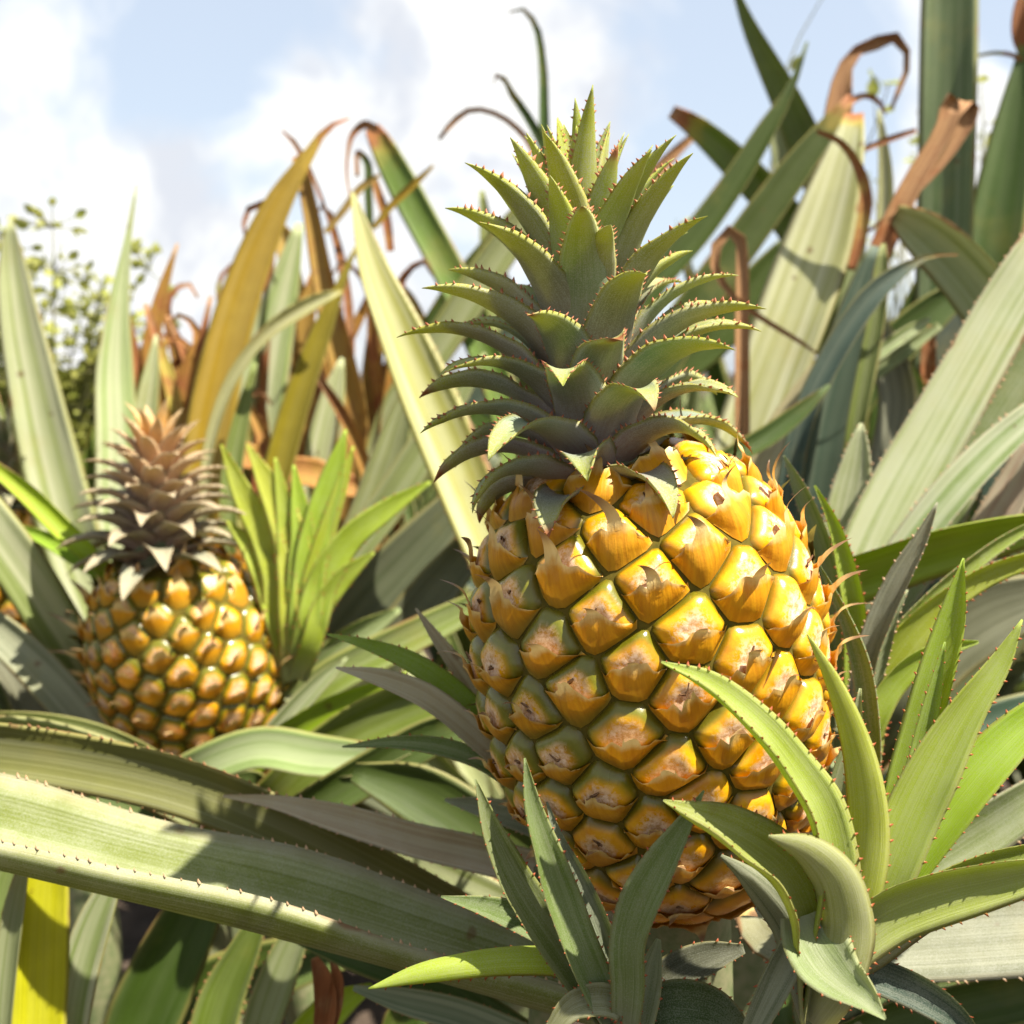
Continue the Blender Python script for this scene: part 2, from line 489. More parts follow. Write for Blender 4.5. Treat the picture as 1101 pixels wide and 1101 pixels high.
# ------------------------------------------------------------------ pineapple fruit
def make_fruit(root, prof, H, N, e_h, greenf, brownf, spike, res, facing_dir, seed, noindiv=False):
    """fruitlets with bracts in the root's own frame (z along the fruit)"""
    rg = np.random.default_rng(seed)
    zs = np.linspace(0, 1, 200)
    pt = np.array(prof)
    # smooth profile
    rr = np.interp(zs, pt[:, 0], pt[:, 1])
    ker = np.ones(13) / 13
    rr[8:-8] = np.convolve(rr, ker, 'same')[8:-8]
    zz = zs * H
    ds = np.hypot(np.diff(zz), np.diff(rr))
    s = np.concatenate([[0], np.cumsum(ds)])
    area = np.concatenate([[0], np.cumsum(ds * (rr[1:] + rr[:-1]) / 2)])
    tz, tr = np.gradient(zz, s), np.gradient(rr, s)

    def surf(th, sv, h):
        z, r = np.interp(sv, s, zz), np.interp(sv, s, rr)
        nz, nr = -np.interp(sv, s, tr), np.interp(sv, s, tz)
        r2 = r + nr * h
        return np.stack([r2 * np.cos(th), r2 * np.sin(th), z + nz * h], -1)

    # core
    nt = 48
    vs, fs = [], []
    sv = np.linspace(0, s[-1], 40)
    for a in sv:
        for t in np.linspace(0, 2 * np.pi, nt, endpoint=False):
            vs.append(surf(np.array(t), np.array(a), 0.0002))
    for i in range(39):
        for j in range(nt):
            fs.append((i * nt + j, i * nt + (j + 1) % nt, (i + 1) * nt + (j + 1) % nt, (i + 1) * nt + j))
    fs.append(tuple(range(nt - 1, -1, -1)))
    fs.append(tuple(range(39 * nt, 40 * nt)))
    core_v, core_f = vs, fs
    k = np.arange(N)
    sk = np.interp((k + .5) / N * area[-1], area, s)
    thk = (k * 2.399963 + rg.normal(0, .032, N)) % (2 * np.pi)
    sk = sk + rg.normal(0, .0010, N)
    rk = np.maximum(np.interp(sk, s, rr), .012)
    M = res
    phis = np.linspace(0, 2 * np.pi, M, endpoint=False)
    rings = np.array([0, .16, .32, .48, .62, .74, .84, .92, .97, 1.0])
    if M < 30:
        rings = np.array([0, .25, .5, .7, .85, .95, 1.0])
    items = []
    for i in range(N):
        dth = (thk - thk[i] + np.pi) % (2 * np.pi) - np.pi
        dx = dth * (rk + rk[i]) / 2
        dy = sk - sk[i]
        dd = np.hypot(dx, dy)
        near = np.where((dd > 1e-6) & (dd < .06))[0]
        rho_max = np.full(M, .02)
        for j in near:
            c = np.cos(phis) * dx[j] + np.sin(phis) * dy[j]
            lim = np.where(c > 1e-6, dd[j] ** 2 / 2 / np.maximum(c, 1e-6), 9)
            rho_max = np.minimum(rho_max, lim)
        sn = np.sin(phis)
        rho_max = np.where(sn > 1e-3, np.minimum(rho_max, np.where(sn > 1e-3, (s[-1] - sk[i]) / np.maximum(sn, 1e-3), 9)), rho_max)
        rho_max = np.where(sn < -1e-3, np.minimum(rho_max, np.where(sn < -1e-3, sk[i] / np.maximum(-sn, 1e-3), 9)), rho_max)
        sm = sum(np.roll(rho_max, q) for q in (-1, 0, 1)) / 3
        rad = np.minimum(sm * 1.02, rho_max)
        mean = rad.mean()
        f = sk[i] / s[-1]
        hh = e_h * mean / .0105 * (1 + .12 * rg.normal())
        dimple = .22 + .1 * rg.random()
        skew = .18

        def dome(x, y):
            ang = np.arctan2(y, x) % (2 * np.pi)
            rm = np.interp(ang, np.append(phis, 2 * np.pi), np.append(rad, rad[0]))
            ro = np.clip(np.hypot(x, y) / rm, 0, 1)
            h = hh * (1 - ro ** 4.5) ** .78 * (.74 + .26 * (1 - ro ** 2)) * (1 - dimple * np.exp(-(ro / .26) ** 2)) * (1 + skew * np.clip(y / mean, -1, 1))
            # faint ridges running to the middle
            h = h * (1 + .035 * np.cos(6 * ang + i) * ro)
            return h - .0012 * ro ** 8, ro

        def place(x, y, h):
            sv_ = np.clip(sk[i] + y, 0, s[-1])
            th_ = thk[i] + x / np.maximum(np.interp(sv_, s, rr), .010)
            return surf(th_, sv_, h)

        v, fc, arho, avy = [], [], [], []
        h0, _ = dome(np.array([0.0]), np.array([0.0]))
        v.append(place(np.array(0.0), np.array(0.0), h0[0]))
        arho.append(0)
        avy.append(0)
        for q in rings[1:]:
            x, y = np.cos(phis) * rad * q, np.sin(phis) * rad * q
            h, ro = dome(x, y)
            pts = place(x, y, h)
            v += list(pts)
            arho += [q] * M
            avy += list(y / mean)
        for j in range(M):
            fc.append((0, 1 + j, 1 + (j + 1) % M))
        for q in range(len(rings) - 2):
            for j in range(M):
                a, b_ = 1 + q * M + j, 1 + q * M + (j + 1) % M
                fc.append((a, a + M, b_ + M, b_))
        # bract
        na, nb = (13, 8) if M >= 30 else (7, 4)
        av_, bv = np.linspace(-1, 1, na), np.linspace(0, 1, nb)
        bvts, bt, bac, bf = [], [], [], []
        slew = rg.normal(0, .10) * mean
        topy = (-.06 + .26 * rg.random() + .34 * max(0, f - .6)) * mean
        ang = -np.pi / 2 + av_ * R(86)
        rmB = np.interp(ang % (2 * np.pi), np.append(phis, 2 * np.pi), np.append(rad, rad[0]))
        Bx, By = np.cos(ang) * rmB * 1.0, np.sin(ang) * rmB * 1.0
        rag = rg.normal(0, .085, na) * mean
        Ex = np.sign(av_) * np.abs(av_) ** .85 * np.abs(Bx[0]) * .93 + slew * (1 - np.abs(av_))
        Ey = By[0] * .6 - .16 * mean + (topy - By[0] * .6 + .16 * mean) * (1 - np.abs(av_)) ** 1.3 + rag * (1 - av_ ** 2)
        sl = spike * (.45 + .8 * rg.random()) * (.52 + 1.05 * max(0, f - .3))
        for bi, bb in enumerate(bv):
            x, y = Bx * (1 - bb) + Ex * bb, By * (1 - bb) + Ey * bb
            h, _ = dome(x, y)
            lift = .00025 + .0003 * bb + (.0008 + .22 * sl) * bb ** 3 * (1 - np.abs(av_)) ** .8 + .0006 * np.sin(av_ * 9 + i) * bb ** 3 + .0004 * np.sin(av_ * 21 + 2 * i) * bb ** 4
            lift = lift + .0007 * np.sin(np.pi * min(bb * 1.0, 1)) * (1 - av_ ** 2)
            bvts += list(place(x, y, np.maximum(h, .0002) + lift))
            bt += [bb] * na
            bac += list(av_)
        for bi in range(nb - 1):
            for j in range(na - 1):
                q = bi * na + j
                bf.append((q, q + 1, q + na + 1, q + na))
        # spike from the middle of the upper edge
        mid = na // 2
        basei = (nb - 1) * na + mid
        p0 = [np.array(bvts[basei + o]) for o in (-1, 0, 1)]
        upd = place(np.array(Ex[mid]), np.array(Ey[mid] + .002), np.array(.006)) - place(np.array(Ex[mid]), np.array(Ey[mid]), np.array(.006))
        upd = upd / (np.linalg.norm(upd) + 1e-9)
        nd = place(np.array(Ex[mid]), np.array(Ey[mid]), np.array(.01)) - place(np.array(Ex[mid]), np.array(Ey[mid]), np.array(.0))
        nd = nd / (np.linalg.norm(nd) + 1e-9)
        sd = np.cross(upd, nd)
        bend = rg.normal(0, .5)
        outw = .75 + .3 * rg.normal()
        prev = [basei - 1, basei, basei + 1]
        L = 6
        for q in range(1, L + 1):
            t = q / L
            ctr = p0[1] + sl * (t * (upd * (.75 - .35 * t) + nd * (outw * .6 + .45 * t)) + sd * bend * t * t * .6)
            wv = (p0[2] - p0[0]) / 2 * (1 - t) ** .8 * .9 + 1e-6
            ids = []
            for o in (-1, 0, 1):
                ids.append(len(bvts))
                bvts.append(ctr + wv * o + nd * (-.0004 * (o == 0)))
                bt.append(1 + t)
                bac.append(.1 * o)
            bf += [(prev[0], prev[1], ids[1], ids[0]), (prev[1], prev[2], ids[2], ids[1])]
            prev = ids
        # dried flower remains
        dv_, df = [], []
        if M >= 30:
            for q in range(rg.integers(1, 3)):
                x0, y0 = rg.normal(0, .07) * mean + slew, topy + (.06 + rg.normal(0, .05)) * mean
                hb, _ = dome(np.array([x0]), np.array([y0]))
                pb = place(np.array(x0), np.array(y0), hb[0] - .0002)
                dirv = nd * rg.uniform(.1, .5) + upd * rg.normal(.0, .5) + sd * rg.normal(0, .9)
                dirv /= np.linalg.norm(dirv)
                sdv = np.cross(dirv, nd + .01)
                sdv /= np.linalg.norm(sdv) + 1e-9
                ln = rg.uniform(.0015, .0034)
                b0 = len(dv_)
                for t in (0, .5, 1):
                    c0 = pb + dirv * ln * t + upd * ln * .4 * t * t
                    w_ = .0008 * (1 - .6 * t)
                    dv_ += [c0 - sdv * w_, c0 + sdv * w_, c0 + np.cross(sdv, dirv) * w_]
                for t in (0, 1):
                    for e in range(3):
                        a = b0 + t * 3
                        df.append((a + e, a + (e + 1) % 3, a + 3 + (e + 1) % 3, a + 3 + e))
        cpos = np.array(v[0])
        items.append((f, cpos, thk[i], v, fc, arho, avy, bvts, bf, bt, bac, dv_, df, nd))
    # sort by facing
    rootm = np.array(root.matrix_world.to_3x3()) if False else np.array(root.rotation_euler.to_matrix())
    rl = np.array(root.location)
    score = []
    for it in items:
        wp = rootm @ it[1] + rl
        wn = rootm @ it[13]
        score.append(float(np.dot(wn, norm(CO - wp))))
    order = np.argsort(-np.array(score))
    nind = 0
    for o in order:
        it = items[o]
        wp = rootm @ it[1] + rl
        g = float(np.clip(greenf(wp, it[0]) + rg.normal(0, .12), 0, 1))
        br = float(np.clip(brownf(wp, it[0]) + rg.normal(0, .12), 0, 1))
        c = (g, br, 0, 1)
        if score[o] > -.30 and nind < 96 and not noindiv:
            nind += 1
            e = link_mesh('fruitlet', it[3], it[4], M_EYE, root, {'rho': it[5], 'vy': it[6]}, c)
            link_mesh('bract', it[7], it[8], M_BRACT, e, {'tipd': it[9], 'across': it[10]}, c)
            if it[11] and nind % 2:
                link_mesh('dried_flower', it[11], it[12], M_SCRAP, e)
        else:
            q = len(core_v)
            core_v += list(it[3])
            core_f += [tuple(a + q for a in f_) for f_ in it[4]]
            q = len(core_v)
            core_v += list(it[7])
            core_f += [tuple(a + q for a in f_) for f_ in it[8]]
    me_attr = None
    link_mesh('rind', core_v, core_f, M_CORE, root, me_attr)
    return surf, s


def make_crown(root, base, axis, specs, mat, stem_r, stem_h, teeth):
    """crown: a short stem with leaves on it, all in the root's frame. specs: list of dicts per leaf"""
    axis = norm(np.asarray(axis, float))
    x = norm(np.cross(axis, [0, 1, 0.01]))
    y = np.cross(axis, x)
    vs, fs = [], []
    nt, nr = 20, 10
    for i in range(nr):
        t = i / (nr - 1)
        r = stem_r * (1 - .75 * t) if i else stem_r * .9
        for a in np.linspace(0, 2 * np.pi, nt, endpoint=False):
            vs.append(base + axis * (t * stem_h * .9) + r * (x * math.cos(a) + y * math.sin(a)))
    for i in range(nr - 1):
        for j in range(nt):
            fs.append((i * nt + j, i * nt + (j + 1) % nt, (i + 1) * nt + (j + 1) % nt, (i + 1) * nt + j))
    fs.append(tuple(range((nr - 1) * nt, nr * nt)))
    cr = link_mesh('crown', vs, fs, M_STEM, root)
    for sp in specs:
        n = 26
        v = np.linspace(0, 1, n)
        inc = sp['a0'] + (sp['a1'] - sp['a0']) * v ** sp.get('p', 1.3)
        rad = x * math.cos(sp['az']) + y * math.sin(sp['az'])
        side = np.cross(rad, axis)
        step = sp['L'] / (n - 1)
        C = np.zeros((n, 3))
        C[0] = base + axis * sp['z'] + rad * sp['r0']
        for i in range(1, n):
            C[i] = C[i - 1] + step * (axis * math.cos(inc[i]) + rad * math.sin(inc[i]))
        C += side[None] * (sp.get('bend', 0) * sp['L'] * v ** 2)[:, None]
        T = norm(np.gradient(C, axis=0))
        S = norm(np.cross(T, -rad * np.cos(inc)[:, None] + axis[None] * np.sin(inc)[:, None]))
        tw = sp.get('tw', 0) * v
        Nn = np.cross(S, T)
        S2 = S * np.cos(tw)[:, None] + Nn * np.sin(tw)[:, None]
        Nn = np.cross(S2, T)
        # concave side is the inner / upper one
        ref = -rad * np.cos(inc)[:, None] + axis[None] * np.sin(inc)[:, None]
        sg = np.sign(np.sum(Nn * ref, axis=1))[:, None]
        Nn = Nn * sg
        wd = sp['w'] * np.interp(v, [0, .12, .35, .6, .85, 1], [.92, 1, .96, .74, .34, .02])
        al = np.interp(v, [0, .3, 1], [1.0, .75, .55])
        dry = np.clip((v - sp.get('dv', 1.1)) / .15, 0, 1) * .8
        blade('crown_leaf', C, wd, S2, Nn, al, .0014, mat, cr, sp['col'], teeth, dry, nu=9, wave=.02)
    return cr


def axis_frame(root_loc, a_cam, spin=0.0):
    """rotation that turns local z into the camera-space direction a_cam"""
    a = CM @ norm(np.asarray(a_cam, float))
    q = Vector(a).to_track_quat('Z', 'Y')
    m = q.to_matrix() @ Matrix.Rotation(spin, 3, 'Z')
    return m


def stalk(root, r, L):
    vs, fs = [], []
    nt = 18
    for i, t in enumerate(np.linspace(0, 1, 8)):
        for a in np.linspace(0, 2 * np.pi, nt, endpoint=False):
            rr = r * (1 + .35 * t ** 3)
            vs.append((rr * math.cos(a) - .03 * (1 - t) ** 2, rr * math.sin(a), .004 - L * (1 - t)))
    for i in range(7):
        for j in range(nt):
            fs.append((i * nt + j, i * nt + (j + 1) % nt, (i + 1) * nt + (j + 1) % nt, (i + 1) * nt + j))
    link_mesh('stalk', vs, fs, M_STEM, root)


# --- the large pineapple in front
big = thing('pineapple', 'large ripe golden pineapple in sharp focus with a tall spiny green crown', 'pineapple', P(729, 948, .412), 'pineapples on their plants')
tilt = R(14)
mA = axis_frame(None, (-math.sin(R(8.5)), math.cos(R(8.5)) * math.cos(tilt), math.sin(tilt)), spin=0.9)
big.rotation_euler = mA.to_euler()
PROF_BIG = [(0, .018), (.04, .029), (.10, .0385), (.2, .0478), (.35, .0545), (.5, .0575), (.65, .0572), (.76, .0540), (.85, .0485), (.92, .0405), (.97, .030), (1.0, .016)]
H_BIG = .158


def to_px(p):
    c = CM.T @ (np.asarray(p) - CO)
    return 550.5 + c[0] / -c[2] * FPX, 550.5 - c[1] / -c[2] * FPX


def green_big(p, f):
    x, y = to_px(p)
    # the less ripe left flank is still greenish
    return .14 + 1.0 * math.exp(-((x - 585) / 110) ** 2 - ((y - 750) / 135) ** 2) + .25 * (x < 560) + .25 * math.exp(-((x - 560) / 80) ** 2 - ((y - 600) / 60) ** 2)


def brown_big(p, f):
    return float(np.clip((.42 - f) * 1.7, 0, .8))


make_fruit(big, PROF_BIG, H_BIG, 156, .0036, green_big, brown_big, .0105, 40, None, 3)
stalk(big, .014, .25)
crown_axis_w = CM @ norm(np.array([-.060, 1, .03]))
crown_axis = np.array(mA.transposed()) @ crown_axis_w
specs = []
NL = 96
for i in range(NL):
    f = i / (NL - 1)            # 0 lowest, 1 innermost
    z = .001 + .082 * f ** .95
    j = random.uniform
    L = np.interp(f, [0, .12, .35, .6, .8, 1], [.038, .048, .060, .061, .056, .046]) * j(.76, 1.12)
    a0 = np.interp(f, [0, .15, .4, .7, 1], [75, 46, 20, 10, 3])
    a1 = np.interp(f, [0, .12, .3, .5, .75, 1], [172, 148, 116, 82, 40, 12])
    w = np.interp(f, [0, .3, .6, .85, 1], [.0175, .0185, .0168, .0138, .0100])
    colr = np.interp(f, [0, .4, .7, 1], [.27, .29, .36, .50]), np.interp(f, [0, .4, .7, 1], [.29, .33, .41, .47]), np.interp(f, [0, .4, .7, 1], [.23, .19, .09, .012])
    specs.append(dict(z=z, az=i * 2.399963 + 1.1 + j(-.12, .12), L=L, a0=R(a0 + j(-4, 4)), a1=R(a1 + j(-12, 12)), p=j(1.2, 1.9), w=w * j(.88, 1.08), r0=.0130 * (1 - .75 * f),
                      bend=j(-.13, .13), tw=j(-.45, .45), dv=(j(.78, .92) if random.random() < .22 and f < .8 else 1.1), col=(*[c * j(.85, 1.2) for c in colr], .08)))
make_crown(big, np.array(mA.transposed()) @ (CM @ np.array([-.0110, 0, .004])) + np.array([0, 0, H_BIG - .014]), crown_axis, specs, M_CROWN, .016, .085, (.0026, .0013))

# --- the second pineapple further back on the left
left = thing('pineapple', 'smaller round golden pineapple on the left with a short brownish crown', 'pineapple', P(238, 806, .715), 'pineapples on their plants')
tl = R(27)
mB = axis_frame(None, (-math.sin(R(9)), math.cos(R(9)) * math.cos(tl), math.sin(tl)), spin=2.0)
left.rotation_euler = mB.to_euler()
PROF_L = [(0, .018), (.05, .031), (.13, .044), (.27, .0535), (.45, .0575), (.62, .0555), (.76, .0495), (.88, .0400), (.95, .031), (1.0, .022)]
H_L = .140
make_fruit(left, PROF_L, H_L, 165, .0022, lambda p, f: .70, lambda p, f: float(np.clip(.35 - f * .6, .0, .4)), .0125, 24, None, 11)
stalk(left, .013, .3)
specs = []
NL2 = 72
for i in range(NL2):
    f = i / (NL2 - 1)
    j = random.uniform
    L = np.interp(f, [0, .12, .4, .7, 1], [.040, .044, .040, .036, .028]) * j(.9, 1.1)
    a0 = np.interp(f, [0, .15, .4, .7, 1], [75, 52, 34, 22, 5])
    a1 = np.interp(f, [0, .12, .4, .7, 1], [138, 124, 112, 92, 38])
    cr_ = np.interp(f, [0, .4, .8, 1], [.30, .42, .70, .88]), np.interp(f, [0, .4, .8, 1], [.30, .30, .42, .46]), np.interp(f, [0, .4, .8, 1], [.20, .20, .22, .08])
    specs.append(dict(z=.001 + .068 * f, az=i * 2.399963, L=L, a0=R(a0 + j(-4, 4)), a1=R(a1 + j(-10, 10)), w=np.interp(f, [0, .5, 1], [.0185, .0150, .008]), r0=.0135 * (1 - .7 * f), bend=j(-.08, .08), col=(*cr_, .15)))
cax = np.array(mB.transposed()) @ (CM @ norm(np.array([.01, 1, .10])))
make_crown(left, np.array([0, 0, H_L - .006]), cax, specs, M_CROWN_B, .016, .08, (.004, .0011))

# --- a third one half hidden at the far left
third = thing('pineapple', 'blurred golden pineapple half hidden by leaves at the far left edge', 'pineapple', P(45, 690, .98), 'pineapples on their plants')
mC = axis_frame(None, (-.1, 1, .2), spin=1.0)
third.rotation_euler = mC.to_euler()
make_fruit(third, PROF_L, .118, 96, .0056, lambda p, f: .35, lambda p, f: .45, .0075, 20, None, 21)
stalk(third, .013, .3)
specs = []
for i in range(34):
    f = i / 33
    j = random.uniform
    specs.append(dict(z=.002 + .06 * f, az=i * 2.399963, L=np.interp(f, [0, .4, 1], [.04, .05, .035]) * j(.9, 1.1), a0=R(np.interp(f, [0, .4, 1], [70, 34, 5])), a1=R(np.interp(f, [0, .4, 1], [150, 95, 20])), w=.017 - .007 * f,
                      r0=.013 * (1 - .7 * f), col=(.13, .16, .06, .2)))
make_crown(third, np.array([0, 0, .112]), np.array([0, 0, 1.0]), specs, M_CROWN_B, .015, .07, None)

# ------------------------------------------------------------------ leaves of the plants, traced spine by spine
PLANTS = {}


def plant(key, name, label, cat, base, group=None):
    """an Empty where the plant's leaves meet; a short stem goes down from it"""
    t = thing(name, label, cat, base, group)
    PLANTS[key] = (t, np.asarray(base, float))
    return t


def stem_down(key, r, L, name='stem'):
    t, b = PLANTS[key]
    vs, fs = [], []
    nt = 14
    for i, q in enumerate(np.linspace(0, 1, 6)):
        for a in np.linspace(0, 2 * np.pi, nt, endpoint=False):
            rr = r * (.7 + .5 * math.sin(q * 3.1))
            vs.append((rr * math.cos(a), rr * math.sin(a), .02 * (r > .011) - .012 * (r < .011) - L * q))
    for i in range(5):
        for j in range(nt):
            fs.append((i * nt + j, i * nt + (j + 1) % nt, (i + 1) * nt + (j + 1) % nt, (i + 1) * nt + j))
    fs.append(tuple(range(nt)))
    link_mesh(name, vs, fs, M_STEM, t)


COLS = {  # base colour + amount of silvery bloom and painted middle highlight
    'pale': (.33, .38, .12, .85), 'gold': (.38, .35, .085, .6), 'olive': (.34, .245, .025, .10), 'green': (.15, .205, .030, .12),
    'dark': (.066, .105, .018, .05), 'teal': (.065, .105, .075, .15), 'lime': (.38, .48, .022, .06), 'brown': (.32, .10, .025, .05),
    'silver': (.25, .31, .085, .75), 'sage': (.24, .28, .10, .35), 'yellow': (.52, .50, .01, .05), 'grey': (.20, .215, .13, .35),
    'pink': (.42, .34, .20, .5), 'mid': (.19, .245, .045, .25), 'dark_grey': (.105, .115, .06, .15), 'tan': (.40, .25, .10, .2), 'fresh': (.28, .39, .022, .08), 'bronze': (.32, .145, .04, .15)}  # the dark grey-green is a leaf colour of its own


def leaf(key, pts, col, al=.7, roll=0.0, roll2=None, cc=1, dry=1.2, drw=.18, teeth=None, th=.0013, mat=None, join=True, n=44, wave=.03, dtip=0.0, alldry=0.0):
    t, b = PLANTS[key]
    ctrl = []
    if join:
        w0 = pts[0][3] * pts[0][2] / FPX
        ctrl.append((*b, w0 * .75))
    pts = list(pts)
    (xa, ya, da, wa), (xb, yb, db, wb) = pts[-2], pts[-1]
    if wb > 9 and (xb < 0 or xb > 1101 or yb < 0):        # the blade goes on past the frame to its tip
        L_ = max(120, 3.2 * wb)
        q_ = L_ / max(math.hypot(xb - xa, yb - ya), 1)
        dx_, dy_, dd_ = (xb - xa) * q_, (yb - ya) * q_, (db - da) * q_
        pts += [(xb + dx_ * .5, yb + dy_ * .5 + 6, db + dd_ * .5 + .02, wb * .66), (xb + dx_, yb + dy_ + 24, db + dd_ + .05, 2)]
    for (x, y, d, w) in pts:
        ctrl.append((*P(x, y, d), w * d / FPX))
    cs = catmull(ctrl, n)
    C, Wd = cs[:, :3], np.maximum(cs[:, 3], .0003)
    T = norm(np.gradient(C, axis=0))
    V = norm(CO[None] - C)
    S = norm(np.cross(T, V))
    for i in range(1, n):                       # keep the side continuous through curls
        if np.dot(S[i], S[i - 1]) < 0:
            S[i] = -S[i]
    ker = np.ones(5) / 5
    Sp = np.vstack([S[:1]] * 2 + [S] + [S[-1:]] * 2)
    S = norm(np.stack([np.convolve(Sp[:, k], ker, 'valid') for k in range(3)], -1))
    N = norm(np.cross(S, T))
    N = N * np.sign(np.sum(N * V, axis=1))[:, None]
    v = np.linspace(0, 1, n)
    rl = R(roll) + (R(roll2 if roll2 is not None else roll) - R(roll)) * v
    S2 = S * np.cos(rl)[:, None] + N * np.sin(rl)[:, None]
    N2 = N * np.cos(rl)[:, None] - S * np.sin(rl)[:, None]
    N2 = N2 * cc
    Wd = Wd / np.maximum(np.cos(rl), .55)
    dv = np.clip((v - dry) / drw, 0, 1)
    dv = np.maximum(dv, alldry)
    c = COLS[col] if isinstance(col, str) else col
    lum = .3 * c[0] + .6 * c[1] + .1 * c[2]
    sat = 1.0 if mat is M_SLIP else 1.08
    c = tuple(max(.006, lum + (q - lum) * sat) for q in c[:3]) + (c[3],)
    jj = [random.uniform(.9, 1.1) for _ in range(3)]
    c = (c[0] * jj[0], c[1] * jj[1], c[2] * jj[2], c[3])
    return blade('leaf', C, Wd, S2, N2, al, th, mat or M_LEAF, t, c, teeth, dv, nu=9, wave=wave, origin=b)


def D(pts, d, d2=None):
    """pixel spine with one depth (or running from d at the base to d2 at the tip)"""
    n = len(pts)
    return [(x, y, d + ((d2 if d2 is not None else d) - d) * i / max(n - 1, 1), w) for i, (x, y, w) in enumerate(pts)]


TB = (.0046, .0013)      # teeth of big leaves
TS = (.0034, .0012)      # teeth of slips

exec_leaves = True
# ---- plant behind left: pale blades
plant('pale_left', 'pineapple_plant', 'plant with two tall pale silvery blades against the white cloud at far left', 'pineapple plant', P(95, 900, 1.0), 'pineapple plants in the field')
leaf('pale_left', D([(118, 700, 56), (85, 600, 62), (56, 500, 62), (38, 420, 54), (22, 340, 42), (13, 270, 22), (11, 233, 3)], .93, .90), 'pale', al=.6, roll=12)
leaf('pale_left', D([(128, 620, 42), (124, 540, 44), (124, 470, 44), (122, 400, 39), (126, 335, 24), (136, 265, 9), (147, 197, 2)], .95, .95), 'pale', al=.7, roll=-14)
leaf('pale_left', D([(150, 560, 26), (152, 480, 26), (158, 430, 24), (165, 385, 12), (168, 360, 3)], .97), 'pale', al=.6)
leaf('pale_left', D([(142, 520, 18), (150, 460, 19), (158, 400, 19), (168, 340, 16), (180, 295, 9), (191, 262, 2)], .99), 'brown', alldry=.45, al=.8)
leaf('pale_left', D([(60, 650, 30), (75, 570, 30), (95, 500, 18), (110, 440, 3)], 1.02), 'green', al=.8)
leaf('pale_left', D([(20, 650, 34), (10, 580, 36), (0, 500, 34), (-14, 420, 20)], 1.0), 'mid', al=.8)
# ---- dried brown plant
plant('bronze', 'pineapple_plant', 'withered plant with long golden brown blades and bent dead tips', 'pineapple plant', P(255, 900, .98), 'pineapple plants in the field')
leaf('bronze', D([(218, 520, 46), (228, 450, 50), (240, 390, 46), (256, 330, 43), (277, 270, 38), (302, 215, 28), (330, 170, 14), (355, 136, 6), (376, 127, 2)], .92, .95), 'olive', al=.5, roll=10, dry=.86)
leaf('bronze', D([(372, 520, 34), (382, 460, 32), (372, 400, 30), (358, 340, 27), (345, 280, 22), (335, 225, 17), (324, 180, 13), (318, 168, 8)], .95, .97), 'bronze', al=.9, roll=20, dry=.9, alldry=.3)
leaf('bronze', D([(262, 560, 44), (272, 490, 50), (282, 410, 50), (296, 340, 42), (310, 285, 26), (322, 240, 8)], 1.0), 'pale', al=.6, roll=-12)
leaf('bronze', D([(288, 560, 28), (304, 490, 31), (323, 425, 29), (344, 365, 23), (366, 308, 11), (384, 262, 2)], .90), 'olive', al=.8, roll=15)
leaf('bronze', D([(218, 560, 10), (228, 470, 12), (252, 405, 13), (286, 360, 14), (325, 333, 17), (350, 320, 12), (368, 313, 3)], .88), 'gold', al=.9, roll=20, dry=.97)
leaf('bronze', D([(300, 560, 20), (310, 480, 24), (318, 400, 26), (330, 330, 20), (338, 290, 6)], 1.03), 'bronze', al=.9, alldry=.4)
leaf('bronze', D([(180, 470, 24), (196, 425, 28), (208, 390, 22), (214, 365, 12), (205, 345, 6), (192, 338, 5), (182, 348, 2)], 1.0), 'brown', alldry=.55, al=1.0)
leaf('bronze', D([(150, 430, 10), (148, 400, 14), (142, 370, 12), (136, 330, 4)], 1.03), 'brown', alldry=.6, al=.9)
leaf('bronze', D([(216, 420, 6), (212, 385, 7), (196, 366, 6), (176, 362, 5), (160, 350, 2)], 1.0), 'brown', alldry=.6)
leaf('bronze', D([(290, 280, 10), (292, 240, 10), (284, 219, 9), (268, 224, 7), (262, 240, 5), (264, 258, 2)], 1.0), 'brown', alldry=.7, al=1.0)
leaf('bronze', D([(336, 190, 5), (324, 165, 6), (312, 148, 5), (303, 140, 2)], 1.0), 'brown', alldry=.8)
leaf('bronze', D([(322, 330, 20), (312, 290, 22), (306, 255, 20), (300, 240, 8)], 1.04), 'tan', alldry=.3, al=1.1)
leaf('bronze', D([(360, 250, 7), (352, 225, 6), (345, 222, 4), (338, 236, 2)], 1.0), 'brown', alldry=.8)
leaf('bronze', D([(300, 505, 22), (330, 510, 30), (362, 520, 28), (392, 530, 14)], .93), 'brown', alldry=.5, al=.8, roll=30, join=False)
leaf('bronze', D([(232, 480, 24), (262, 492, 28), (300, 500, 20)], .96), 'brown', alldry=.5, al=.8, roll=30, join=False)
leaf('bronze', D([(320, 580, 34), (338, 520, 35), (352, 455, 33), (364, 400, 14), (368, 385, 4)], .95), 'pale', al=.5)
leaf('bronze', D([(245, 560, 20), (250, 500, 22), (262, 440, 16), (275, 390, 4)], .90), 'mid', al=.8)
leaf('bronze', D([(190, 560, 30), (196, 500, 30), (206, 450, 20), (214, 420, 4)], 1.02), 'brown', alldry=.45, al=.8)
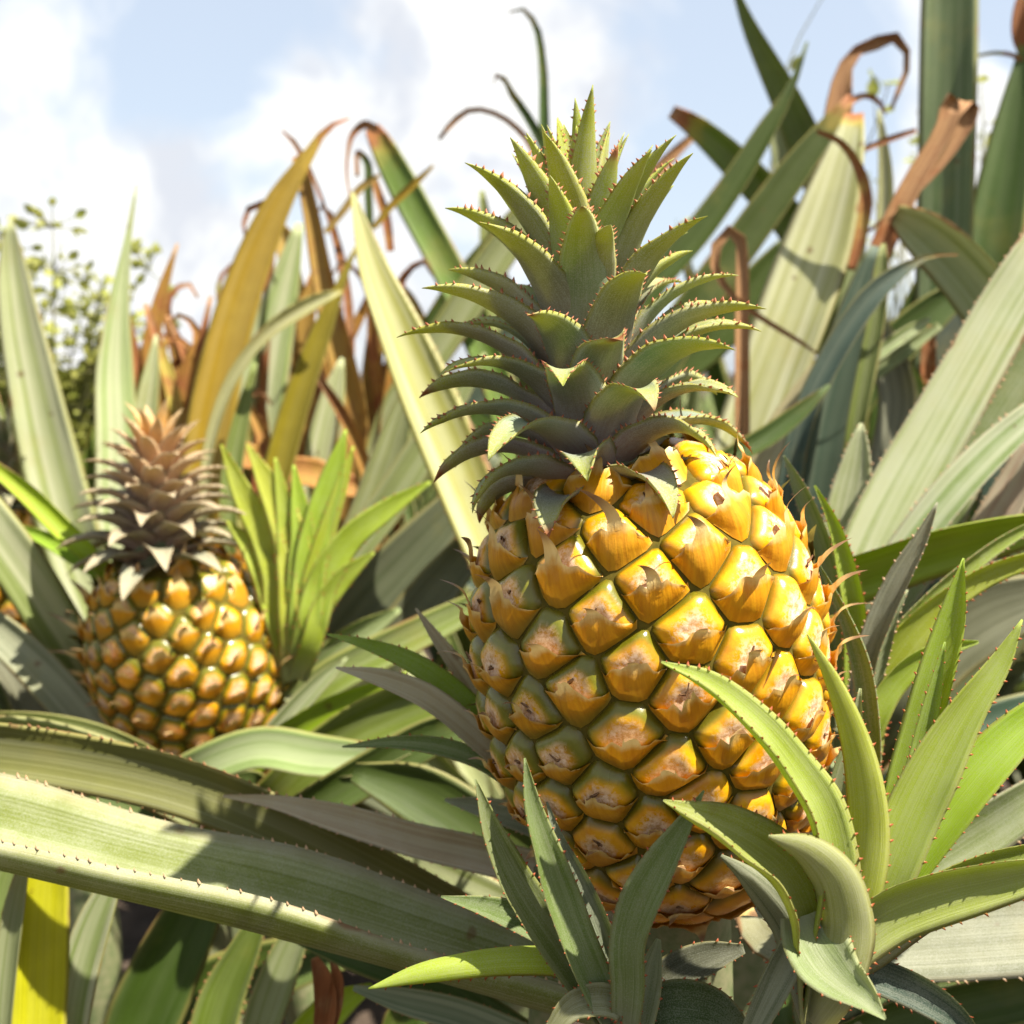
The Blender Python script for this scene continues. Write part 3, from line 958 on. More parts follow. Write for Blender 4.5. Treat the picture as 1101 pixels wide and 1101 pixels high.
for pts, c_, dd_ in (([(238, 600, 30), (250, 520, 34), (262, 450, 30), (282, 390, 16), (300, 350, 3)], 'brown', 1.01), ([(330, 600, 26), (338, 530, 28), (350, 450, 26), (356, 380, 18), (350, 320, 4)], 'brown', 1.02),
                     ([(270, 600, 24), (300, 520, 26), (330, 440, 20), (352, 380, 4)], 'bronze', .97), ([(200, 560, 26), (215, 490, 26), (238, 420, 18), (262, 380, 3)], 'brown', 1.0),
                     ([(395, 560, 24), (404, 480, 26), (400, 400, 22), (408, 340, 14), (425, 300, 3)], 'bronze', 1.02), ([(170, 520, 18), (176, 450, 20), (172, 400, 14), (180, 360, 3)], 'brown', 1.04)):
    leaf('bronze', D(pts, dd_), c_, al=.8, roll=random.uniform(-25, 25), alldry=.38)
rs = random.Random(5)
for q in range(30):
    x0, x1 = rs.uniform(190, 430), rs.uniform(-60, 60)
    yt, w_ = rs.uniform(260, 430), rs.uniform(9, 20)
    xt = x0 + x1
    pts = [(x0 - x1 * .3, 590, w_), (x0, 500, w_ * 1.1), (x0 + x1 * .4, (500 + yt) / 2, w_), (xt, yt, w_ * .35)]
    if rs.random() < .45:
        sg = rs.choice((-1, 1))
        pts += [(xt + sg * 12, yt - 8, w_ * .3), (xt + sg * 24, yt + 8, w_ * .2)]
    leaf('bronze', D(pts, rs.uniform(.93, 1.12)), rs.choice(('brown', 'tan', 'bronze', 'gold', 'pale', 'brown', 'pink')), al=rs.uniform(.7, 1.2), roll=rs.uniform(-35, 35), alldry=rs.choice((0, .3, .45, .6)), dry=.8)
# ---- centre back plant
plant('centre', 'pineapple_plant', 'plant with a broad pale gold blade slanting up behind the left of the big crown', 'pineapple plant', P(560, 930, .86), 'pineapple plants in the field')
leaf('centre', D([(548, 640, 60), (515, 560, 62), (484, 485, 63), (456, 420, 59), (427, 350, 47), (402, 290, 33), (387, 238, 15), (379, 207, 4)], .72, .78), 'gold', al=.75, roll=-8, teeth=(.006, .0012))
leaf('centre', D([(530, 400, 36), (505, 340, 37), (482, 290, 36), (456, 242, 35), (428, 190, 33), (408, 152, 24), (400, 138, 16)], .97, 1.0), 'green', al=.5, dry=.92, drw=.1)
leaf('centre', D([(400, 520, 34), (432, 430, 36), (480, 360, 38), (530, 282, 38), (572, 225, 28), (600, 190, 8)], .95), 'sage', al=.6)
leaf('centre', D([(455, 370, 24), (490, 315, 28), (530, 265, 26), (560, 225, 16), (590, 190, 4)], 1.0), 'dark', al=.8)
leaf('centre', D([(402, 245, 6), (420, 222, 8), (445, 198, 8), (466, 178, 3)], .95), 'olive', al=.8, join=False)
leaf('centre', D([(350, 250, 6), (368, 228, 8), (390, 200, 8), (408, 188, 4)], .98), 'tan', alldry=.3, join=False)
leaf('centre', D([(405, 140, 10), (392, 134, 9), (381, 142, 7), (374, 165, 4), (373, 190, 3), (377, 215, 2)], .98), 'brown', alldry=.85, join=False)
leaf('centre', D([(420, 270, 9), (414, 230, 10), (406, 205, 9), (402, 190, 6)], 1.02), 'brown', alldry=.6, join=False)
leaf('centre', D([(398, 260, 8), (396, 210, 9), (392, 170, 8), (386, 164, 6), (384, 190, 5)], 1.03), 'dark', dry=.7, join=False)
leaf('centre', D([(360, 640, 34), (394, 560, 38), (420, 490, 36), (437, 430, 20), (446, 400, 4)], .86), 'sage', al=.7, roll=18)
leaf('centre', D([(365, 620, 38), (420, 540, 38), (466, 468, 34), (506, 405, 16), (522, 380, 4)], .84), 'sage', al=.7, roll=12)
leaf('centre', D([(330, 740, 56), (385, 660, 60), (440, 600, 56), (490, 545, 40), (535, 490, 12)], .78), 'dark_grey', al=.6, roll=10)
leaf('centre', D([(400, 730, 50), (445, 665, 52), (490, 610, 44), (535, 555, 20)], .74), 'dark_grey', al=.7, roll=10)
leaf('centre', D([(455, 350, 14), (438, 320, 14), (420, 300, 12), (412, 280, 4)], 1.05), 'olive', al=.8, join=False)
leaf('centre', D([(590, 330, 40), (545, 380, 44), (510, 440, 40)], 1.0), 'teal', al=.7, join=False)
leaf('centre', D([(500, 330, 6), (478, 300, 7), (455, 270, 5), (440, 238, 2)], 1.05), 'sage', join=False)
# ---- thin blades against the sky
plant('thin', 'pineapple_plant', 'plant behind the big crown with three thin hooked tips against the cloud', 'pineapple plant', P(600, 640, 1.12), 'pineapple plants in the field')
leaf('thin', D([(590, 300, 16), (586, 200, 13), (585, 120, 11), (583, 65, 9), (576, 28, 7), (563, 10, 4), (547, 13, 2)], 1.05), 'dark', al=.9, dry=.9)
leaf('thin', D([(610, 240, 14), (588, 165, 12), (570, 130, 10), (550, 100, 8), (536, 80, 5), (528, 84, 3), (530, 92, 1)], 1.05), 'dark', al=.9, dry=.88)
leaf('thin', D([(590, 200, 10), (560, 142, 7), (532, 122, 6), (506, 118, 6), (487, 131, 7), (472, 150, 4)], 1.05), 'dark', al=.9, dry=.5)
leaf('thin', D([(560, 420, 40), (540, 330, 40), (530, 290, 26), (518, 205, 6)], 1.1), 'mid', al=.8)
leaf('thin', D([(640, 420, 44), (680, 330, 44), (720, 270, 30), (742, 235, 6)], 1.12), 'sage', al=.8)
leaf('thin', D([(680, 450, 60), (740, 370, 56), (800, 320, 40), (850, 290, 8)], 1.1), 'sage', al=.6)
leaf('thin', D([(520, 460, 50), (560, 400, 50), (600, 330, 30), (620, 290, 6)], 1.15), 'dark', al=.8)
# ---- right back plant, dark blades
plant('dark_right', 'pineapple_plant', 'plant of dark green blades crossing right of the crown, one tip snapped brown', 'pineapple plant', P(760, 800, 1.05), 'pineapple plants in the field')
leaf('dark_right', D([(880, 300, 36), (850, 240, 37), (815, 200, 37), (775, 160, 31), (742, 132, 22), (722, 120, 14)], 1.0), 'green', al=.5, dry=.93, drw=.07)
leaf('dark_right', D([(640, 280, 18), (680, 222, 20), (706, 186, 17), (730, 160, 11), (752, 141, 7)], 1.02), 'olive', alldry=.25, al=.9, dry=.7)
leaf('dark_right', D([(900, 260, 36), (888, 205, 39), (868, 158, 38), (848, 112, 33), (826, 68, 25), (806, 28, 16), (788, -18, 5)], 1.0), 'green', al=.5, roll=10)
leaf('dark_right', D([(660, 370, 28), (705, 305, 30), (748, 255, 31), (792, 195, 27), (828, 135, 20), (852, 92, 9), (868, 45, 3)], .96), 'dark', al=.8, roll=20)
leaf('dark_right', D([(690, 440, 40), (735, 352, 42), (772, 298, 41), (812, 243, 39), (852, 188, 35), (890, 138, 23), (916, 104, 9)], .93), 'dark', al=.6, dry=.93, drw=.1, roll=12)
leaf('dark_right', D([(886, 200, 22), (896, 150, 28), (903, 110, 28), (907, 78, 18), (915, 60, 12), (940, 47, 15), (962, 40, 12), (972, 48, 9), (976, 70, 7), (966, 98, 6), (958, 118, 3)], .95), 'dark', al=.8, dry=.44, drw=.26)
leaf('dark_right', D([(915, 108, 8), (930, 103, 6), (945, 110, 5), (952, 122, 3)], .93), 'brown', alldry=.8, join=False)
leaf('dark_right', D([(700, 420, 40), (760, 370, 44), (820, 300, 40), (850, 260, 20)], 1.08), 'dark', al=.7)
leaf('dark_right', D([(835, 240, 22), (845, 190, 26), (838, 150, 20), (832, 120, 4)], 1.1), 'sage', al=.7, join=False)
# ---- centre right pale blade with dead strips
plant('pale_right', 'pineapple_plant', 'plant with a wide cream and green sunlit blade, brown frayed edges and curled dead strips', 'pineapple plant', P(800, 900, .86), 'pineapple plants in the field')
leaf('pale_right', D([(775, 560, 64), (802, 480, 68), (830, 400, 74), (856, 330, 77), (880, 262, 72), (902, 190, 50), (914, 142, 30), (918, 122, 20)], .80, .84), 'pale', al=.45, roll=8, dry=.97, drw=.05, wave=.04)
leaf('pale_right', D([(798, 420, 16), (798, 340, 15), (798, 290, 14), (796, 258, 14), (786, 247, 12), (773, 258, 12), (768, 285, 10), (785, 315, 7), (828, 348, 6), (858, 366, 5), (878, 380, 2)], .78), 'green', dry=.42, drw=.12, al=1.0)
leaf('pale_right', D([(878, 141, 4), (902, 152, 7), (922, 178, 10), (931, 212, 13), (926, 250, 13), (915, 290, 9)], .80), 'tan', alldry=.6, al=1.0, join=False)
leaf('pale_right', D([(895, 420, 24), (922, 330, 24), (950, 262, 25), (984, 192, 22), (1012, 145, 20), (1026, 114, 26), (1038, 104, 28), (1042, 118, 22), (1028, 152, 14), (998, 192, 8), (962, 226, 6), (932, 250, 3)], .80, .80), 'green', dry=.50, drw=.2, al=.9, n=60)
leaf('pale_right', D([(935, 330, 18), (950, 250, 18), (952, 185, 15), (948, 140, 8), (945, 118, 3)], .92), 'pale', al=.7)
leaf('pale_right', D([(800, 560, 40), (830, 490, 40), (858, 440, 36), (885, 395, 22), (902, 368, 6)], .72), 'pink', al=.7, roll=10)
leaf('pale_right', D([(760, 510, 20), (795, 488, 22), (826, 470, 22), (862, 442, 17), (892, 414, 3)], .68), 'dark', al=.9, roll=20)
leaf('pale_right', D([(880, 470, 18), (895, 400, 18), (908, 330, 16), (922, 280, 14), (930, 240, 6)], .90), 'sage', al=.8)
leaf('pale_right', D([(930, 160, 6), (955, 150, 7), (985, 140, 5)], .9), 'brown', alldry=.8, join=False)
# ---- tall right blades
plant('tall', 'pineapple_plant', 'plant with a broad upright blade leaving the top of the picture at right', 'pineapple plant', P(1030, 800, 1.0), 'pineapple plants in the field')
leaf('tall', D([(1010, 400, 56), (1014, 300, 57), (1017, 200, 58), (1019, 100, 59), (1021, 0, 58), (1022, -60, 54)], .92, .92), (.105, .165, .05, .22), al=.45)
leaf('tall', D([(1052, 400, 66), (1062, 310, 66), (1072, 240, 60), (1082, 180, 50), (1094, 100, 28), (1099, 55, 10), (1103, 20, 8)], .95), (.10, .145, .035, .1), al=.5, dry=.93)
leaf('tall', D([(1050, 60, 3), (1070, 57, 4), (1090, 60, 5), (1106, 72, 5)], .95), 'olive', dry=.4, join=False)
leaf('tall', D([(1108, 66, 14), (1097, 40, 16), (1098, 10, 16), (1106, -20, 10)], .95), 'brown', alldry=.7, join=False)
leaf('tall', D([(960, 420, 40), (985, 350, 44), (1010, 300, 40), (1060, 262, 26), (1104, 255, 14)], .98), 'dark', al=.8)
# ---- teal and bent blades
plant('teal', 'pineapple_plant', 'plant with bluish shaded blades and one bent pale green blade right of the pale one', 'pineapple plant', P(930, 900, .78), 'pineapple plants in the field')
leaf('teal', D([(1130, 450, 66), (1098, 385, 64), (1066, 332, 62), (1034, 290, 58), (1000, 256, 50), (975, 238, 34), (962, 230, 20)], .74, .80), 'sage', al=.4, roll=8)
leaf('teal', D([(850, 520, 26), (868, 440, 26), (888, 398, 27), (916, 350, 27), (945, 312, 23), (975, 288, 13), (998, 276, 4), (1030, 274, 1)], .70), 'teal', al=.9, roll=15, dry=.90)
leaf('teal', D([(868, 640, 60), (880, 540, 62), (896, 455, 63), (914, 385, 60), (930, 320, 44), (944, 265, 16)], .74), 'teal', al=.5)
leaf('teal', D([(920, 460, 20), (932, 395, 20), (944, 330, 18), (948, 285, 15), (950, 262, 5)], .72), 'mid', al=.7)
leaf('teal', D([(950, 500, 34), (965, 430, 40), (955, 380, 34), (945, 340, 10)], .80), 'grey', al=.7)
leaf('teal', D([(920, 430, 40), (965, 370, 44), (1010, 330, 36), (1050, 300, 10)], .84), 'dark', al=.8)
leaf('teal', D([(920, 400, 12), (955, 372, 15), (985, 352, 12), (1000, 342, 3)], .78), 'silver', al=.8, join=False)
leaf('teal', D([(930, 410, 14), (975, 375, 16), (1010, 350, 8)], .79), 'sage', al=.8, join=False)
leaf('teal', D([(960, 560, 60), (1000, 460, 64), (1020, 390, 56), (1040, 320, 20)], .86), 'teal', al=.7)
leaf('teal', D([(1000, 440, 10), (988, 415, 12), (975, 395, 12), (962, 380, 6)], .80), 'mid', join=False)
leaf('teal', D([(1000, 420, 16), (998, 380, 16), (1002, 350, 8)], .8), 'brown', alldry=.8, join=False)
leaf('teal', D([(1080, 560, 60), (1090, 480, 60), (1110, 400, 40)], .80), 'teal', al=.7)
# ---- big toothed plant at right
plant('toothed', 'pineapple_plant', 'plant at the right edge with broad silver green leaves edged by pale saw teeth', 'pineapple plant', P(905, 850, .62), 'pineapple plants in the field')
leaf('toothed', D([(912, 660, 66), (938, 590, 72), (968, 530, 73), (1003, 468, 68), (1042, 400, 64), (1082, 330, 62), (1125, 262, 56)], .56, .58), 'silver', al=.55, roll=-10, teeth=TB, mat=M_SCURF)
leaf('toothed', D([(950, 650, 50), (990, 590, 52), (1024, 520, 50), (1062, 452, 48), (1095, 400, 46), (1130, 345, 40)], .59), 'mid', al=.7, roll=-14, teeth=TB, mat=M_SCURF)
leaf('toothed', D([(940, 640, 36), (972, 598, 38), (1004, 556, 40), (1042, 512, 39), (1082, 472, 36), (1125, 436, 28)], .555), 'silver', al=.8, roll=20, teeth=TB, mat=M_SCURF)
leaf('toothed', D([(990, 700, 44), (1022, 645, 44), (1052, 590, 42), (1086, 530, 38), (1122, 460, 28)], .60), 'pink', al=.7, teeth=TB, mat=M_SCURF)
leaf('toothed', D([(888, 660, 42), (897, 610, 44), (907, 555, 43), (918, 505, 34), (924, 468, 14), (926, 455, 3)], .58), 'silver', al=.7, roll=-12, teeth=TB, mat=M_SCURF)
leaf('toothed', D([(860, 640, 46), (900, 622, 48), (945, 607, 48), (1002, 588, 48), (1062, 573, 44), (1125, 562, 32)], .50), 'fresh', al=.9, roll=-38, teeth=TB)
leaf('toothed', D([(930, 900, 60), (1000, 830, 64), (1060, 790, 60), (1130, 760, 40)], .55), 'teal', al=.7, roll=10)
leaf('toothed', D([(960, 760, 70), (1010, 700, 76), (1070, 660, 70), (1130, 640, 50)], .57), 'dark_grey', al=.6)
leaf('toothed', D([(900, 720, 50), (930, 660, 54), (980, 630, 44), (1010, 620, 20)], .60), 'teal', al=.7)
leaf('toothed', D([(910, 980, 44), (955, 958, 50), (1002, 927, 54), (1062, 890, 52), (1125, 848, 40)], .44), 'mid', al=.7, roll=-15, teeth=TS, mat=M_SCURF)
leaf('toothed', D([(880, 1015, 70), (930, 1014, 84), (985, 1010, 92), (1052, 1005, 94), (1130, 1000, 92)], .43), (.14, .155, .085, .25), al=.45, roll=15, teeth=TB, mat=M_SCURF)
leaf('toothed', D([(900, 1120, 40), (960, 1098, 50), (1040, 1080, 54), (1130, 1060, 50)], .45), 'dark', al=.9, roll=-25, teeth=TB)
leaf('toothed', D([(900, 1060, 40), (970, 1060, 60), (1050, 1060, 60), (1130, 1040, 50)], .50), 'dark', al=.8)
# ---- young shoots between fruit and right plant
plant('shoots', 'pineapple_shoot', 'tuft of narrow green shoots rising just right of the big golden fruit', 'pineapple shoot', P(915, 900, .45))
K = dict(mat=M_SCURF, teeth=TS)
leaf('shoots', D([(926, 740, 24), (934, 700, 24), (948, 662, 26), (968, 620, 24), (990, 580, 15), (1008, 540, 2)], .43, .42), 'grey', al=1.0, roll=10, **K)
leaf('shoots', D([(905, 720, 24), (898, 670, 24), (892, 620, 24), (880, 575, 22), (862, 530, 17), (843, 490, 2)], .46, .45), 'sage', al=.8, roll=10, **K)
leaf('shoots', D([(918, 760, 24), (920, 700, 26), (918, 655, 25), (909, 608, 21), (895, 560, 12), (876, 522, 2)], .44), 'lime', al=.8, teeth=TS, mat=M_SLIP)
leaf('shoots', D([(928, 880, 24), (936, 820, 24), (934, 765, 23), (925, 710, 20), (906, 658, 12), (880, 606, 2)], .405, .40), 'mid', al=1.0, roll=14, **K)
leaf('shoots', D([(925, 830, 34), (932, 772, 36), (946, 728, 38), (973, 688, 36), (1012, 650, 28), (1062, 618, 23), (1125, 596, 16)], .44), 'lime', al=.8, roll=-24, teeth=TS, mat=M_SLIP)
leaf('shoots', D([(950, 700, 16), (990, 655, 17), (1035, 615, 17), (1075, 585, 14), (1125, 556, 8)], .46), 'fresh', al=.9, roll=-20, **K)
leaf('shoots', D([(930, 800, 24), (955, 742, 26), (985, 712, 24), (1020, 696, 16), (1052, 690, 3)], .43), 'lime', al=.8, roll=-24, mat=M_SLIP)
leaf('shoots', D([(935, 760, 14), (950, 700, 14), (962, 660, 10), (976, 634, 2)], .435), 'sage', al=.9, **K)
leaf('shoots', D([(905, 820, 26), (900, 760, 28), (892, 710, 22), (885, 670, 8)], .47), 'sage', al=.8, **K)
# ---- slip rosette, bottom right
plant('slip_right', 'pineapple_slip', 'bright lime green rosette of toothed leaves in front of the big fruit at bottom right', 'pineapple slip', P(872, 1095, .320))
TS = (.0036, .0009)
K = dict(mat=M_SLIP, teeth=TS)
leaf('slip_right', D([(905, 1020, 44), (922, 965, 46), (931, 915, 46), (931, 860, 42), (917, 790, 30), (894, 730, 17), (868, 682, 2)], 0.322, 0.317), (.46, .56, .05, .12), al=.4, roll=14, cc=-1, **K)
leaf('slip_right', D([(945, 950, 34), (966, 870, 38), (986, 800, 41), (1006, 730, 38), (1025, 660, 27), (1036, 600, 2)], 0.357), 'lime', al=.8, roll=8, **K)
leaf('slip_right', D([(950, 930, 24), (971, 885, 26), (985, 830, 24), (1000, 765, 19), (1016, 690, 2)], 0.350), 'fresh', al=.9, **K)
leaf('slip_right', D([(935, 985, 48), (957, 930, 54), (977, 880, 57), (1006, 820, 52), (1041, 760, 37), (1076, 710, 22), (1099, 666, 2)], 0.334, 0.337), (.42, .51, .05, .15), al=.7, roll=-14, cc=1, **K)
leaf('slip_right', D([(935, 1000, 28), (965, 958, 32), (1000, 902, 46), (1046, 840, 52), (1092, 790, 44), (1140, 750, 26)], 0.344), (.48, .56, .03, .06), al=.7, roll=10, **K)
leaf('slip_right', D([(890, 1045, 36), (914, 1012, 46), (952, 982, 54), (1002, 962, 54), (1062, 948, 46), (1140, 932, 28)], 0.318), (.42, .50, .07, .15), al=.8, roll=-34, cc=1, **K)
leaf('slip_right', D([(900, 1050, 30), (940, 1022, 34), (985, 990, 32), (1030, 972, 20), (1070, 962, 6)], 0.320), 'sage', al=.6, roll=10, cc=-1, **K)
leaf('slip_right', D([(960, 980, 20), (1010, 950, 24), (1060, 930, 26), (1130, 912, 18)], 0.352), 'fresh', al=.8, roll=-20, **K)
leaf('slip_right', D([(885, 1010, 36), (893, 940, 38), (881, 880, 37), (851, 828, 35), (811, 778, 28), (762, 736, 17), (711, 712, 2)], 0.320, 0.307), (.38, .47, .05, .15), al=1.1, roll=-48, cc=1, **K)
leaf('slip_right', D([(868, 1035, 44), (862, 985, 48), (840, 942, 50), (802, 910, 44), (760, 884, 26), (713, 861, 2)], 0.320, 0.312), (.32, .40, .05, .15), al=1.1, roll=-48, cc=1, **K)
leaf('slip_right', D([(898, 1045, 56), (905, 985, 58), (893, 942, 50), (864, 913, 30), (826, 899, 3)], .312, .306), (.36, .43, .13, .25), al=.8, roll=18, cc=-1, **K)
leaf('slip_right', D([(862, 985, 48), (872, 1010, 66), (886, 1034, 70), (905, 1054, 54), (928, 1072, 32), (952, 1096, 3)], .318, .296), (.28, .35, .13, .3), al=.85, roll=12, cc=1, join=False, **K)
leaf('slip_right', D([(880, 1050, 30), (930, 1046, 36), (985, 1066, 38), (1030, 1096, 26), (1060, 1130, 8)], 0.322), 'teal', al=.8, roll=-10, **K)
leaf('slip_right', D([(860, 1010, 30), (846, 1035, 34), (828, 1070, 32), (806, 1115, 22)], 0.317), 'grey', al=.8, **K)
leaf('slip_right', D([(858, 1040, 34), (848, 1000, 38), (825, 965, 34), (795, 935, 16), (775, 920, 4)], 0.330), 'grey', al=.8, roll=10, cc=-1, **K)
leaf('slip_right', D([(900, 960, 24), (896, 900, 26), (905, 840, 24), (920, 780, 14), (925, 740, 3)], 0.354), 'sage', al=.8, **K)
# ---- slip in front below the fruit
plant('slip_front', 'pineapple_slip', 'dark green slip with four upright pointed leaves under the big fruit at bottom centre', 'pineapple slip', P(672, 1120, .334))
K = dict(mat=M_SLIP, teeth=TS)
leaf('slip_front', D([(676, 1060, 36), (676, 1012, 40), (690, 968, 44), (711, 928, 37), (735, 888, 20), (757, 850, 2)], 0.327, 0.317), 'mid', al=.55, roll=14, cc=1, **K)
leaf('slip_front', D([(645, 1070, 36), (620, 1012, 38), (601, 960, 38), (585, 910, 29), (571, 862, 18), (564, 815, 2)], 0.334, 0.327), 'mid', al=.9, roll=-18, **K)
leaf('slip_front', D([(632, 1065, 38), (590, 1005, 42), (556, 952, 38), (531, 900, 25), (511, 838, 2)], 0.338, 0.332), 'mid', al=.9, roll=-16, **K)
leaf('slip_front', D([(662, 1050, 20), (642, 990, 24), (620, 940, 20), (600, 900, 12), (588, 862, 2)], 0.344), 'grey', al=.9, **K)
leaf('slip_front', D([(650, 1052, 30), (610, 1034, 31), (560, 1031, 30), (505, 1036, 27), (450, 1046, 20), (396, 1063, 2)], 0.342, 0.337), 'lime', al=.7, roll=-18, cc=-1, **K)
leaf('slip_front', D([(650, 1045, 34), (595, 1006, 36), (535, 980, 26), (474, 964, 2)], 0.352), 'green', al=.8, roll=-20, **K)
leaf('slip_front', D([(672, 1085, 30), (650, 1075, 34), (620, 1080, 30), (590, 1110, 14)], 0.332), 'sage', al=.8, **K)
leaf('slip_front', D([(690, 1085, 34), (720, 1050, 40), (760, 1030, 34), (800, 1020, 10)], 0.347), 'dark_grey', al=.8, **K)
leaf('slip_front', D([(690, 1095, 40), (725, 1080, 50), (765, 1085, 44), (800, 1110, 20)], 0.334), 'dark', al=.8, **K)
leaf('slip_front', D([(682, 1110, 30), (690, 1080, 36), (700, 1040, 26), (708, 1010, 6)], 0.332), 'sage', al=.8, **K)
# ---- leaves at the left of the big fruit
plant('slip_left', 'pineapple_slip', 'slip whose slender leaves reach out left from behind the big fruit', 'pineapple slip', P(590, 900, .43))
K = dict(mat=M_SLIP, teeth=TS)
leaf('slip_left', D([(548, 815, 28), (520, 780, 28), (490, 748, 27), (450, 718, 23), (402, 696, 14), (352, 682, 2)], .425, .42), 'fresh', al=.7, roll=-24, **K)
leaf('slip_left', D([(545, 822, 28), (520, 800, 28), (488, 772, 28), (450, 746, 27), (410, 730, 19), (361, 718, 2)], .415, .41), 'pink', al=.7, roll=-24, mat=M_SCURF, teeth=TS)
leaf('slip_left', D([(570, 862, 20), (530, 826, 20), (482, 806, 20), (430, 799, 14), (368, 803, 2)], .415), 'mid', al=.8, roll=-20, **K)
leaf('slip_left', D([(548, 800, 22), (530, 775, 22), (500, 728, 20), (471, 688, 13), (447, 654, 2)], .435), 'pink', al=.7, mat=M_SCURF, teeth=TS)
# ---- bright slip beside the left fruit
plant('slip_lime', 'pineapple_slip', 'yellow green blurred rosette standing between the two golden fruits', 'pineapple slip', P(318, 730, .67))
for pts in ([(302, 660, 24), (300, 620, 23), (284, 575, 20), (260, 528, 14), (238, 478, 2)], [(318, 660, 24), (318, 620, 25), (309, 570, 23), (288, 520, 15), (266, 478, 2)],
            [(328, 660, 22), (332, 615, 22), (342, 565, 20), (356, 518, 17), (372, 462, 2)], [(335, 670, 22), (346, 628, 21), (378, 578, 18), (420, 545, 13), (463, 518, 2)],
            [(335, 690, 14), (348, 650, 14), (372, 618, 13), (402, 594, 2)], [(310, 620, 14), (308, 570, 13), (302, 525, 8), (296, 492, 2)], [(340, 610, 14), (352, 570, 12), (368, 520, 8), (380, 480, 2)],
            [(322, 640, 18), (326, 590, 18), (322, 545, 12), (316, 500, 2)], [(296, 650, 20), (282, 610, 18), (262, 580, 10), (244, 560, 2)]):
    leaf('slip_lime', D([(x, y, w * 1.6) for x, y, w in pts], .66), (.50, .60, .03, .05), al=.5, roll=random.uniform(-12, 12), mat=M_SLIP, teeth=(.005, .001))
# ---- plant of the left fruit
plant('left_plant', 'pineapple_plant', 'plant carrying the left fruit, its broad pale leaves spreading to the left edge', 'pineapple plant', P(215, 960, .70), 'pineapple plants in the field')
leaf('left_plant', D([(160, 830, 40), (128, 782, 44), (96, 730, 48), (58, 670, 52), (18, 608, 54), (-40, 530, 50)], .74, .64), 'silver', al=.6, roll=-12)
leaf('left_plant', D([(135, 640, 12), (102, 602, 18), (70, 572, 23), (30, 532, 21), (-20, 492, 12)], .66), 'lime', al=.8, join=False)
leaf('left_plant', D([(110, 620, 12), (85, 602, 17), (50, 580, 16), (12, 564, 5)], .68), 'fresh', al=.8, join=False)
leaf('left_plant', D([(110, 800, 40), (60, 740, 44), (10, 690, 40), (-40, 650, 30)], .66), 'grey', al=.7)
leaf('left_plant', D([(60, 860, 36), (40, 780, 36), (10, 720, 30), (-30, 680, 20)], .72), 'dark_grey', al=.7)
leaf('left_plant', D([(150, 775, 14), (110, 752, 14), (75, 750, 12), (40, 756, 2)], .80), 'fresh', al=.8, join=False)
leaf('left_plant', D([(150, 810, 24), (100, 790, 26), (50, 778, 22), (-20, 772, 14)], .60), 'mid', al=.8)
leaf('left_plant', D([(180, 850, 50), (100, 815, 54), (30, 795, 50), (-50, 790, 40)], .55), 'sage', al=.6, roll=10)
leaf('left_plant', D([(210, 830, 40), (280, 806, 44), (340, 815, 46), (400, 817, 32), (442, 808, 4)], .58, .56), 'sage', al=.7, roll=20)
leaf('left_plant', D([(260, 830, 26), (300, 782, 24), (332, 746, 21), (358, 720, 13), (373, 707, 2)], .66), 'silver', al=.8)
leaf('left_plant', D([(270, 820, 30), (318, 786, 34), (362, 760, 30), (410, 738, 18), (438, 722, 3)], .64), 'fresh', al=.8, roll=-15)
leaf('left_plant', D([(300, 850, 46), (355, 800, 50), (420, 765, 54), (485, 742, 42), (545, 722, 12)], .60), 'green', al=.7, roll=-10)
leaf('left_plant', D([(270, 760, 16), (320, 690, 20), (365, 650, 18), (420, 614, 4)], .80), 'olive', al=.9, roll=20)
leaf('left_plant', D([(280, 800, 38), (350, 735, 40), (430, 692, 38), (510, 652, 28), (570, 620, 8)], .68), 'mid', al=.7, roll=10)
leaf('left_plant', D([(300, 770, 30), (340, 720, 32), (390, 680, 28), (430, 655, 6)], .70), 'sage', al=.8)
leaf('left_plant', D([(330, 870, 40), (400, 830, 46), (470, 790, 40), (530, 770, 20)], .56), 'dark', al=.8)
leaf('left_plant', D([(250, 850, 36), (215, 870, 44), (160, 868, 40), (100, 850, 20)], .60), 'dark', al=.8)
# ---- plant of the big fruit: long leaves to the bottom left
plant('big_plant', 'pineapple_plant', 'plant carrying the large fruit, its long toothed leaf crossing the bottom left corner', 'pineapple plant', P(760, 1230, .46), 'pineapple plants in the field')
leaf('big_plant', D([(680, 1110, 60), (545, 1066, 70), (435, 1034, 76), (330, 1006, 79), (200, 972, 79), (60, 938, 79), (-70, 908, 79)], .41, .40), (.17, .20, .035, .2), al=1.35, roll=-64, cc=1, teeth=TB, mat=M_SCURF, n=60)
leaf('big_plant', D([(620, 1060, 40), (500, 988, 50), (400, 936, 56), (300, 886, 58), (200, 846, 60), (80, 818, 60), (-60, 800, 58)], .48, .47), (.16, .16, .04, .2), al=.7, roll=10, teeth=TB, n=56)
leaf('big_plant', D([(600, 945, 36), (520, 922, 38), (450, 906, 36), (360, 880, 30), (290, 862, 14), (240, 856, 3)], .46), 'pink', al=.8, roll=-12, teeth=TB, mat=M_SCURF)
leaf('big_plant', D([(560, 985, 40), (480, 950, 54), (400, 915, 56), (330, 890, 40), (270, 870, 8)], .50), 'sage', al=.7, teeth=TB)
leaf('big_plant', D([(600, 900, 24), (560, 880, 28), (520, 868, 22), (478, 860, 3)], .45), 'grey', al=.8, teeth=TS, mat=M_SCURF)
leaf('big_plant', D([(600, 960, 60), (520, 900, 70), (440, 850, 60), (380, 830, 20)], .54), 'dark', al=.7)
leaf('big_plant', D([(520, 1090, 40), (440, 1040, 50), (380, 1020, 44), (320, 1010, 10)], .48), 'dark', al=.7)
